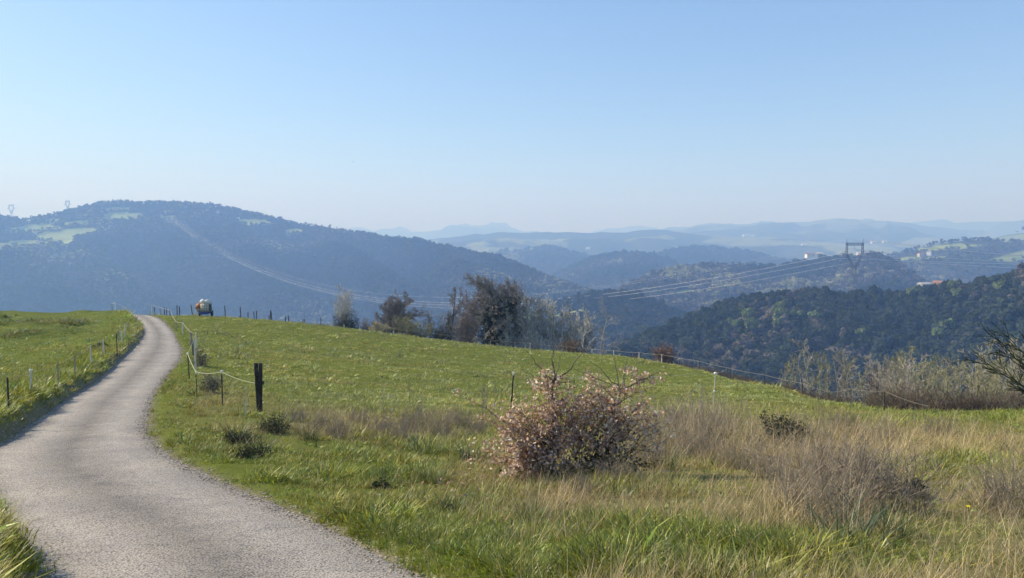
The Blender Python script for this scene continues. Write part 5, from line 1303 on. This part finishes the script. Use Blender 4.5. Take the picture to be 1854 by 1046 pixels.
for px_, t_, mt, lb in [(571, 573, PALE_POST, 'white-topped stub post left of the lone tree'), (581, 574, DARK_WOOD, 'dark post touching the left side of the lone tree'), (623, 587, PALE_POST, 'pale post in front of the lone tree')]:
    d_ = float(np.interp(px_, [480, 600, 740], [83, 87, 88])); q_ = col_at(px_, d_); _, qy, _ = project(q_); stake(lb, px_, d=d_, h=max(.6, (qy - t_) * d_ / FPX), r=.05, mat=mt, group='posts of the far meadow fence')
# the fence along the meadow's far edge
FP = [(700, 88, GREY_WOOD), (765, 87.5, GREY_WOOD), (830, 86.5, GREY_WOOD), (888, 86, GREY_WOOD), (960, 83.5, PALE_POST), (1026, 81.5, GREY_WOOD), (1072, 80, PALE_POST), (1111, 78, PALE_POST), (1157, 75, PALE_POST), (1198, 71.5, PALE_POST), (1264, 65, GREY_WOOD), (1316, 60, DARK_WOOD), (1384, 53, DARK_WOOD), (1452, 46.5, DARK_WOOD), (1500, 40, DARK_WOOD), (1540, 33.5, DARK_WOOD), (1600, 25.5, DARK_WOOD)]
FL = ['under the domed tree', 'under the thin grey tree', 'below the slender tree', 'beside the ivy-clad oak', 'below the grey saplings', 'left of the rusty shrub', 'below the pale forked tree', 'right of the pale forked tree', 'left of the small brown shrub', 'at the foot of the round withered shrub', 'right of the round withered shrub', 'left of the last three dark posts', 'first of the last dark posts', 'at the left foot of the right thicket', 'by the falling wire before the thicket', 'where the wire drops behind dry grass', 'at the wire end before the thicket']
tops = []
for (px_, d_, mt), lb in zip(FP, FL):
    hp = 1.0 if px_ < 1540 else .8
    tops.append(stake(('pale ' if mt is PALE_POST else 'grey ' if mt is GREY_WOOD else 'dark ') + 'fence post ' + lb, px_, d=d_, h=hp, r=.045 if mt is not DARK_WOOD else .03, mat=mt, group='posts of the far meadow fence'))
end_ = col_at(1680, 22.5)
rope('pale top wire following the far edge of the meadow down to the thicket', tops + [end_ + np.array([0, 0, .25])], .05, .008, WIRE, 'fence wire', 'fence_wire', 'fence wires')
# single stakes in the near weeds
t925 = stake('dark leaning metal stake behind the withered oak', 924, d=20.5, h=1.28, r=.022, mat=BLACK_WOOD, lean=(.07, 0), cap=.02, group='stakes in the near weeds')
t1295 = stake('thin pale stake with a round white insulator on top', 1290, d=22.5, h=1.36, r=.013, mat=PALE_POST, lean=(.05, 0), cap=.045, group='stakes in the near weeds')
ins2 = t1295 - np.array([0.02, 0, .58]); m = MB(); m.tube([(0, 0, -.03), (0, 0, 0), (0, 0, .03)], [.025, .035, .02], 8)
tag(link('stake_insulator', m.me('stake_insulator', [WHITE_PL], True), None, ins2), 'small white insulator lower down the thin pale stake', 'insulator')
yl = on_ground(445, 758); V, F = blades(g, 2, (.75, .85), .02, .035, .2, 4, .2)
tag(link('dry_reed', mesh('dry_reed', V, [F], False, [ROPE]), None, yl, (0, 0, 1)), 'single pale yellow dry reed blade left of the thick black post', 'reed')
rope('thin wire crossing the near meadow from black post to white-topped stake and on', [tie + np.array([.16, 0, 0]), t925 - np.array([0, 0, .1]), t1295, tops[11] - np.array([0, 0, .1])], .06, .009, WIRE, 'fence wire', 'fence_wire', 'fence wires')
# left fence beside the lane
LF = [(16, 742, 60, DARK_WOOD), (57, 716, 45, PALE_POST), (106, 698, 40, GREY_WOOD), (136, 682, 40, GREY_WOOD), (165, 664, 40, PALE_POST), (188, 647, 33, PALE_POST), (212, 640, 37, DARK_WOOD), (221, 624, 24, PALE_POST), (215, 618, 22, GREY_WOOD), (227, 612, 26, PALE_POST), (232, 602, 20, GREY_WOOD)]
LL = ['dark thin stake nearest in the left fence', 'pale stake with a white insulator, second in the left fence', 'grey thin stake third in the left fence', 'grey thin stake left of the tallest pale stake', 'tall pale stake halfway along the left fence', 'pale stake beside the dark bramble clump', 'dark stake right of the bramble clump', 'pale stake of the close group near the lane bend', 'grey stake of the close group near the lane bend', 'tall pale stake at the lane bend', 'last grey stake near the lane bend']
lt = []
for (px_, py_, hp, mt), lb in zip(LF, LL):
    q_ = on_ground(px_, py_); lt.append(stake(lb, px_, py=py_, h=hp * q_[1] / FPX, r=.012 + q_[1] * .0004, mat=mt, cap=.03 if 'insulator' in lb else None, group='stakes of the left fence'))
rope('faint pale wire along the left pasture fence', [lt[0] + np.array([-3, -1.5, -.1])] + lt, .05, .006, WIRE, 'fence wire', 'fence_wire', 'fence wires')
ca = stake('white post at the left of the lane where it crests', 209, d=91, h=1.05, r=.06, mat=WHITE_PL, group='posts at the lane crest'); cb = stake('thin grey post left of the white crest post', 203, d=96, h=1.2, r=.04, mat=GREY_WOOD, group='posts at the lane crest')
cc = col_at(243, 97); rope('white wire sloping down from the white crest post to the lane', [cb, ca, (ca + cc) / 2 + np.array([0, 0, .35]), cc + np.array([0, 0, .1])], .03, .014, WHITE_PL, 'fence wire', 'fence_wire', 'fence wires')

# ------------------------------------------------------------------ water trailer, sacks and cow
p = col_at(373, 79.5); U = p[1] / FPX
BLUE = plain('blue_paint', (.03, .05, .22), .5, 0, .5, .15, 4); TYRE = plain('tyre_rubber', (.02, .02, .02), .9, 0, .2, .2, 10)
TANKW = plain('white_tank_plastic', (.72, .66, .52), .5, 0, .4, .1, 2); CAGE = plain('cage_steel', (.16, .16, .16), .5, .4, .4, .1, 5)
tr = thing('water_trailer', 'caged white water tank on a blue trailer standing on the hill crest', 'trailer', p, R(8))
m = MB(); m.box((0, 0, .42), (1.1, 1.7, .10)); m.box((0, 0, .33), (.9, .10, .08)); m.box((-.45, 0, .35), (.08, 1.7, .08)); m.box((.45, 0, .35), (.08, 1.7, .08)); m.box((0, -.87, .36), (1.0, .06, .22)); m.tube([(0, .8, .4), (0, 1.9, .42)], .05, 6); link('chassis', m.me('chassis', [BLUE]), tr)
def rounded(c, d, rnd, mat, name, parent):
    import bmesh
    bm = bmesh.new(); bmesh.ops.create_cube(bm, size=1); bmesh.ops.scale(bm, vec=d, verts=bm.verts); bmesh.ops.bevel(bm, geom=bm.edges[:], offset=rnd, segments=3, affect='EDGES'); bmesh.ops.translate(bm, vec=c, verts=bm.verts)
    me = bpy.data.meshes.new(name); bm.to_mesh(me); bm.free(); me.materials.append(mat); [setattr(f_, 'use_smooth', True) for f_ in me.polygons]; return link(name, me, parent)
rounded((0, 0, .98), (.92, 1.1, .94), .08, TANKW, 'tank', tr)
m = MB()
for z_ in np.linspace(.54, 1.46, 6):
    c = [(-.49, -.58, z_), (.49, -.58, z_), (.49, .58, z_), (-.49, .58, z_)]
    for a_, b_ in zip(c, c[1:] + c[:1]): m.tube([a_, b_], .014, 5)
for x_ in np.linspace(-.49, .49, 5):
    for y_ in (-.58, .58): m.tube([(x_, y_, .5), (x_, y_, 1.48)], .014, 5)
for y_ in np.linspace(-.35, .35, 4):
    for x_ in (-.49, .49): m.tube([(x_, y_, .5), (x_, y_, 1.48)], .014, 5)
link('tank_cage', m.me('tank_cage', [CAGE]), tr)
m = MB(); m.tube([(0, .1, 1.44), (0, .1, 1.5)], .11, 12); link('tank_lid', m.me('tank_lid', [TYRE]), tr)
for sg in (-1, 1):
    m = MB(); m.tube([(sg * .55, 0, .30), (sg * .57, 0, .30), (sg * .73, 0, .30), (sg * .75, 0, .30)], [.26, .31, .31, .26], 20); w_ = link('wheel', m.me('wheel', [TYRE], False), tr)
    m = MB(); m.tube([(sg * .74, 0, .30), (sg * .765, 0, .30)], .15, 14); link('rim', m.me('rim', [BLUE]), w_)
    m = MB(); m.box((sg * .65, 0, .66), (.24, .7, .04)); m.box((sg * .65, -.36, .56), (.24, .03, .18)); link('mudguard', m.me('mudguard', [CAGE]), tr)
m = MB(); m.box((.56, -.2, .95), (.10, .5, .8)); link('side_box', m.me('side_box', [plain('dark_green_box', (.04, .06, .05), .7)]), tr)
SACK = plain('white_sack', (.72, .70, .64), .8, 0, .2, .12, 6)
import bmesh as _bm
def sack(label, c, s, seed):
    b = _bm.new(); _bm.ops.create_icosphere(b, subdivisions=4, radius=1); gs = np.random.default_rng(seed); a1, a2 = gs.uniform(0, 6, 2)
    for v in b.verts:
        q = v.co.copy(); k = 1 + .07 * math.sin(3 * q.x + a1) * math.cos(4 * q.y + a2) + .03 * math.sin(9 * q.z + 5 * q.x)
        v.co = Vector((q.x * s[0] * k, q.y * s[1] * k, max(q.z, -.62) * s[2] * k + .62 * s[2]))
    me = bpy.data.meshes.new('feed_sack'); b.to_mesh(me); b.free(); me.materials.append(SACK); [setattr(f_, 'use_smooth', True) for f_ in me.polygons]
    tag(link('feed_sack', me, None, c), label, 'sack', 'white sacks on the water tank')
top = p + np.array([0, 0, 1.475])
sack('round white sack on the tank, the one nearer the cow', top + np.array([-.27, -.1, 0]), (.30, .34, .27), 1)
sack('round white sack on the tank, the one farther from the cow', top + np.array([.25, -.1, 0]), (.26, .32, .26), 2)
# the cow: tan and white, seen from behind, walking away to the left of the trailer
def cow(p, rotz):
    root = thing('cow', 'tan and white cow standing beside the water trailer', 'cow', p, rotz)
    J = [((0, -.62, 1.18), .27), ((0, -.35, 1.20), .31), ((0, .1, 1.15), .36), ((0, .5, 1.17), .31), ((0, .72, 1.22), .23), ((0, .98, 1.30), .15), ((0, 1.22, 1.32), .13), ((0, 1.42, 1.20), .10), ((0, 1.58, 1.08), .075)]
    E = [(i, i + 1) for i in range(8)]; n = 9
    for sg in (-1, 1):
        hp = [((sg * .20, -.60, 1.02), .19), ((sg * .22, -.50, .76), .12), ((sg * .21, -.66, .50), .065), ((sg * .21, -.62, .26), .05), ((sg * .21, -.60, .08), .06), ((sg * .21, -.56, .01), .065)]
        fp = [((sg * .20, .52, .95), .15), ((sg * .20, .50, .68), .095), ((sg * .20, .54, .44), .06), ((sg * .20, .54, .24), .048), ((sg * .20, .55, .08), .055), ((sg * .20, .58, .01), .06)]
        for ch, rt in ((hp, 0), (fp, 3)):
            E.append((rt, n)); E += [(n + i, n + i + 1) for i in range(5)]; J += ch; n += 6
        J += [((sg * .10, 1.20, 1.42), .05), ((sg * .24, 1.17, 1.40), .04)]; E += [(6, n), (n, n + 1)]; n += 2
    J += [((0, -.90, 1.28), .05), ((0, -.97, .98), .03), ((0, -.95, .62), .035)]; E += [(0, n), (n, n + 1), (n + 1, n + 2)]
    me = bpy.data.meshes.new('body'); me.from_pydata([q for q, _ in J], E, []); o_ = link('body', me, root)
    sk = o_.modifiers.new('skin', 'SKIN'); o_.modifiers.new('smooth', 'SUBSURF').levels = 2; o_.modifiers['smooth'].render_levels = 2; sk.use_smooth_shade = True
    for i, (_, r_) in enumerate(J): me.skin_vertices[0].data[i].radius = (r_, r_)
    me.skin_vertices[0].data[0].use_root = True
    mt, nt, out = new_mat('cow_hide'); tc = nt.nodes.new('ShaderNodeTexCoord'); nz = nt.nodes.new('ShaderNodeTexNoise'); nz.inputs['Scale'].default_value = 1.7; nz.inputs['Detail'].default_value = 2
    sx = nt.nodes.new('ShaderNodeSeparateXYZ'); nt.links.new(tc.outputs['Object'], sx.inputs[0]); nt.links.new(tc.outputs['Object'], nz.inputs['Vector'])
    ma = nt.nodes.new('ShaderNodeMath'); ma.operation = 'MULTIPLY_ADD'; ma.inputs[1].default_value = .9; nt.links.new(sx.outputs[2], ma.inputs[0]); nt.links.new(nz.outputs[0], ma.inputs[2])
    cr_ = nt.nodes.new('ShaderNodeValToRGB'); e0, e1 = cr_.color_ramp.elements; e0.position, e1.position = .38, .46; e0.color = (.62, .55, .46, 1); e1.color = (.42, .19, .075, 1)
    m2 = nt.nodes.new('ShaderNodeMath'); m2.operation = 'MULTIPLY'; m2.inputs[1].default_value = .36; nt.links.new(ma.outputs[0], m2.inputs[0]); nt.links.new(m2.outputs[0], cr_.inputs[0])
    bd = nt.nodes.new('ShaderNodeBsdfPrincipled'); bd.inputs['Roughness'].default_value = .8; bd.inputs['Specular IOR Level'].default_value = .2; nt.links.new(cr_.outputs[0], bd.inputs['Base Color']); nt.links.new(bd.outputs[0], out.inputs[0]); me.materials.append(mt)
    for sg in (-1, 1):
        m = MB(); m.tube([(sg * .09, 1.24, 1.44), (sg * .20, 1.26, 1.50), (sg * .24, 1.30, 1.60)], [.03, .024, .006], 6); link('horn', m.me('horn', [PALE_POST], True), root)
cow(col_at(361.5, 79.8), R(14))

# ------------------------------------------------------------------ far houses
WALLS = {'cream': plain('cream_render', (.62, .55, .42), .9, 0, .2, .05, .3), 'white': plain('white_render', (.80, .78, .74), .9, 0, .2, .04, .3), 'ochre': plain('ochre_render', (.60, .36, .15), .9, 0, .2, .05, .3), 'grey': plain('stone_wall', (.40, .38, .34), .9, 0, .2, .15, .4)}
TILE = plain('roof_tile', (.33, .17, .11), .9, 0, .2, .2, .6); SLATE = plain('pale_roof', (.48, .46, .44), .8, 0, .2, .1, .6); PANE = plain('dark_pane', (.03, .035, .04), .2, 0, .5, .1, 1)
def house(label, px, py, d, L, W, Hh, wall, roof, rotz, group='far houses on the hills', sink=2.0):
    q = hill_hit(big_hill, px, py + 2) if ('broad hill' in label or 'pasture' in label) and d < 1800 else at(px, py, d); root = thing('house', label, 'house', np.array(q), rotz, group)
    m = MB(); m.box((0, 0, Hh / 2 - sink / 2), (L, W, Hh + sink)); link('wall', m.me('wall', [WALLS[wall]]), root)
    h = W * .30; o_ = .5; V = [(-L / 2 - o_, -W / 2 - o_, Hh), (L / 2 + o_, -W / 2 - o_, Hh), (L / 2 + o_, W / 2 + o_, Hh), (-L / 2 - o_, W / 2 + o_, Hh), (-L / 2 - o_, 0, Hh + h), (L / 2 + o_, 0, Hh + h)]
    V = V + [(x_, y_, z_ - .25) for x_, y_, z_ in V[:4]]
    me = mesh('roof', V, [np.array([(0, 1, 5, 4), (2, 3, 4, 5), (6, 7, 1, 0), (7, 8, 2, 1), (8, 9, 3, 2), (9, 6, 0, 3), (9, 8, 7, 6)]), np.array([(0, 4, 3), (1, 2, 5)])], False, [roof]); link('roof', me, root)
    for x_ in np.linspace(-L * .32, L * .32, max(2, int(L / 5))):
        m = MB(); m.box((x_, -W / 2 - .03, Hh * .45), (1.1, .12, 1.5)); link('window', m.me('window', [PANE]), root)
HS = [('pale low farmhouse on the wooded hill crest among the trees', 1673, 520, 575, 9, 5, 2.8, 'grey', SLATE, .3), ('ochre and white house on the wooded hill crest', 1698, 519, 580, 6, 5, 3.6, 'ochre', TILE, -.9), ('white gable house on the brown hill right of the pylon', 1682, 461, 1560, 12, 9, 7, 'white', SLATE, .9), ('cream low house left of the white gable house', 1667, 463, 1560, 12, 8, 5, 'cream', TILE, .2),
      ('long cream farm building beside the pylon head', 1566, 462.5, 1490, 34, 10, 5, 'cream', SLATE, .05), ('white farmhouse on the green crest left of the pylon', 1466, 465, 1480, 18, 9, 6, 'white', TILE, .2), ('small grey barn right of the white crest farmhouse', 1484, 463, 1480, 12, 8, 5, 'grey', SLATE, -.3), ('ruined pale walls below the crest farm', 1455, 479, 1440, 22, 8, 5, 'grey', SLATE, .2), ('small pale chapel-like house beside the ruined walls', 1449, 478, 1440, 6, 5, 8, 'cream', TILE, .2),
      ('pair-like white barn on the far plateau right of the pylon', 1583, 440, 3600, 32, 16, 8, 'white', SLATE, 0), ('second white barn farther right on the far plateau', 1602, 438.5, 3600, 24, 13, 7, 'white', SLATE, .2), ('white farm on the far plateau left of the pylon', 1456, 444.5, 3600, 26, 13, 7, 'white', SLATE, 0), ('bright white hamlet house on the far plateau, left of two', 1350, 427.5, 4280, 34, 16, 9, 'white', SLATE, .1), ('bright white hamlet house on the far plateau, right of two', 1362, 428.5, 4280, 30, 15, 9, 'white', SLATE, -.2),
      ('white house on the plateau above the rounded hill', 1065, 451, 3500, 20, 11, 9, 'white', SLATE, .1), ('white house on the long low hill', 1294, 452.5, 2790, 16, 10, 9, 'white', SLATE, .1), ('cream house on the long low hill', 1328, 453.5, 2790, 16, 10, 8, 'cream', TILE, -.2), ('tiny white house in the far haze left of the rounded hill', 898, 448, 3700, 20, 12, 9, 'white', SLATE, .1),
      ('white farm above the pastures on the broad hill', 96, 402.5, 1640, 13, 8, 6, 'white', SLATE, .1), ('small white house at the left of the broad hill', 52, 401, 1660, 9, 7, 5, 'white', SLATE, .3), ('white house between two pastures on the broad hill', 64, 422, 1560, 8, 6, 6, 'white', TILE, .3), ('pale house at the lane in the lowest pasture', 69, 437, 1500, 8, 6, 5, 'cream', TILE, -.2), ('pale house high on the broad hill right of the crest pastures', 431, 395, 1620, 9, 7, 4, 'white', SLATE, .2), ('cream house near the right shoulder of the broad hill', 394, 384, 1720, 10, 7, 6, 'cream', TILE, .1)]
for h_ in HS: house(*h_)

# ------------------------------------------------------------------ single trees one can tell apart
def crown_tree(name, label, cat, p, w, h, tint, seed, group, lumps=12, per=34, rotz=0):
    V, Fs = blob_proto(seed, lumps, per, .8, 1.0); root = thing(name, label, cat, p, rotz, group)
    k = V[:, 2] * 0 + 1; V = V * np.array([w, w, h])
    nt_ = len(Fs[1]); nv = lumps * per * 4
    link('trunk', mesh('trunk', V[nv:], [Fs[1] - nv], True, [BARK_GREY]), root)
    link('crown', mesh('crown', V[:nv], [Fs[0]], False, [LEAF], None, {'tint': np.repeat(A(tint) * np.random.default_rng(seed).uniform(.75, 1.25, (lumps * per, 1)), 4, 0)}), root)
FR = [(1408, 570, 9, 'topmost of the column of bright green trees on the wooded hill'), (1406, 580, 10, 'second tree down the column of bright green trees'), (1410, 590, 11, 'third tree down the column of bright green trees'), (1404, 600, 8, 'lowest tree of the column of bright green trees'), (1351, 592, 11, 'lone larger lime green tree at the left of the wooded hill'), (1358, 610, 11, 'lime green tree below the lone larger one'), (1330, 600, 7, 'small lime green tree left of the larger one'), (1318, 594, 6, 'smallest lime green tree at the left end'),
      (1434, 580, 7, 'left tree of the yellowish pair right of the bright column'), (1446, 582, 7, 'right tree of the yellowish pair right of the bright column'), (1470, 590, 9, 'bright green tree alone in the middle of the wooded hill'), (1708, 608, 9, 'lime tree low on the right part of the wooded hill'), (1692, 622, 8, 'lime tree lowest on the right part of the wooded hill'), (1718, 534, 9, 'upper fresh green tree near the hill houses'), (1735, 519, 10, 'fresh green tree at the crest right of the hill houses'), (1728, 548, 9, 'lower fresh green tree near the hill houses'),
      (1802, 535, 9, 'fresh green tree high at the right edge of the wooded hill'), (1450, 533, 8, 'olive green tree at the crest line of the wooded hill'), (1645, 545, 9, 'yellow-green tree below the crest left of the houses'), (1830, 506, 9, 'yellowish tree on the crest at the right edge'), (1278, 635, 6, 'small yellow-green tree low at the left of the wooded hill'), (1555, 620, 8, 'dull lime tree low in the middle of the wooded hill')]
g = np.random.default_rng(83)
for i, (px_, py_, w_, lb) in enumerate(FR):
    crown_tree('fresh_green_tree', lb, 'tree', hill_hit(near_hill, px_, py_ + 7) + np.array([0, -3, 4.0]), w_ * .95, w_ * 1.0, A([.16, .21, .055]) * g.uniform(.75, 1.1), 300 + i, 'bright green trees on the wooded hill', 14, 40)
g = np.random.default_rng(89)
def poplar(label, px, top, d, H_, w_, seed):
    gs = np.random.default_rng(seed); t_ = at(px, top, d); p_ = np.array([t_[0], t_[1], t_[2] - H_]); root = thing('poplar', label, 'tree', p_, 0, 'row of thin trees on the broad hill skyline')
    V, F = tubes([(np.array([(0, 0, -4), (0, 0, H_ * .5), (0, 0, H_ * .96)]), np.array([.35, .25, .08]))], 5); link('trunk', mesh('trunk', V, [F], True, [BARK_GREY]), root)
    zz = gs.uniform(.1, 1, 260); rad = w_ / 2 * np.sin(np.pi * np.clip(zz * .9 + .08, 0, 1)) ** .6; a_ = gs.uniform(0, 6.28, 260); q_ = np.stack([np.cos(a_) * rad, np.sin(a_) * rad, zz * H_], -1)
    V, F = cards(gs, q_, 1.3, 0, .7, .2); link('crown', mesh('crown', V, [F], False, [LEAF], None, {'tint': np.repeat(A([.05, .055, .035]) * gs.uniform(.7, 1.3, (260, 1)), 6, 0)}), root)
PO = [(605, 411.5, 1.6, 18), (609.5, 410, 2.2, 20), (613, 412, 1.6, 18), (616, 412.5, 2.6, 17), (619.5, 412, 4.5, 17), (624.5, 412.5, 1.8, 18), (628, 413.5, 1.6, 17), (633, 414, 1.8, 17), (599, 412.5, 4.0, 13), (581, 408.5, 5.5, 17)]
PL = ['left thin tree of the skyline row', 'tallest thin tree of the skyline row', 'third thin tree of the skyline row', 'fourth thin tree of the skyline row', 'bushy conical tree in the middle of the skyline row', 'thin tree just right of the conical one', 'thin tree second from the right end of the skyline row', 'last thin tree at the right end of the skyline row', 'rounded tree just left of the skyline row', 'larger dark tree on the skyline well left of the row']
for i, ((px_, t_, w_, h_), lb) in enumerate(zip(PO, PL)): poplar(lb, px_, t_, float(big_hill.Rr(np.array([math.atan2(float(ray(px_, 440)[0]), 1)]))[0]) + 5, h_, w_ * 1.3, 500 + i)
crown_tree('round_tree', 'dark round tree standing alone above the large pasture on the broad hill', 'tree', hill_hit(big_hill, 136, 411), 13, 13, (.03, .04, .022), 610, None)

# ------------------------------------------------------------------ birds
FEATHER = plain('dark_feather', (.02, .02, .022), .8)
for (px_, py_, d_, lb, rz_) in [(200, 305, 150, 'tiny dark bird gliding above the broad hill at the left', .4), (640, 293, 170, 'tiny dark bird in the open sky left of centre', -.5)]:
    q_ = at(px_, py_, d_); root = thing('bird', lb, 'bird', q_, rz_, None)
    m = MB(); m.tube([(0, -.22, 0), (0, -.1, .01), (0, .05, .015), (0, .16, .02), (0, .22, .01)], [.01, .05, .06, .035, .008], 8); link('body', m.me('body', [FEATHER], True), root)
    for sg in (-1, 1): link('wing', mesh('wing', [(sg * .02, .08, .03), (sg * .2, .12, .11), (sg * .42, .03, .07), (sg * .2, -.04, .10), (sg * .02, -.06, .03), (sg * .02, .08, .015), (sg * .2, .12, .095), (sg * .2, -.04, .085), (sg * .02, -.06, .015)], [np.array([(0, 1, 3, 4), (8, 7, 6, 5), (0, 5, 6, 1), (4, 3, 7, 8)]), np.array([(1, 2, 3), (7, 2, 6), (1, 6, 2), (3, 2, 7)])], False, [FEATHER]), root)
# ------------------------------------------------------------------ haze
HZ = MB()
HZ.box((0, 0, 215), (43000, 43000, 900))
hz_me = HZ.me('haze')
hm = bpy.data.materials.new('air'); hm.use_nodes = True
hnt = hm.node_tree
for n in list(hnt.nodes): hnt.nodes.remove(n)
ho = hnt.nodes.new('ShaderNodeOutputMaterial'); hv = hnt.nodes.new('ShaderNodeVolumePrincipled')
hv.inputs['Color'].default_value = HAZE_COLOR
hv.inputs['Absorption Color'].default_value = (.75, .70, 1, 1)
hv.inputs['Density'].default_value = HAZE_DENSITY
hv.inputs['Anisotropy'].default_value = HAZE_ANISO
hnt.links.new(hv.outputs[0], ho.inputs['Volume'])
hz_me.materials.append(hm)
tag(link('haze', hz_me), 'thin blue morning haze filling the valley', 'haze', None, 'stuff')
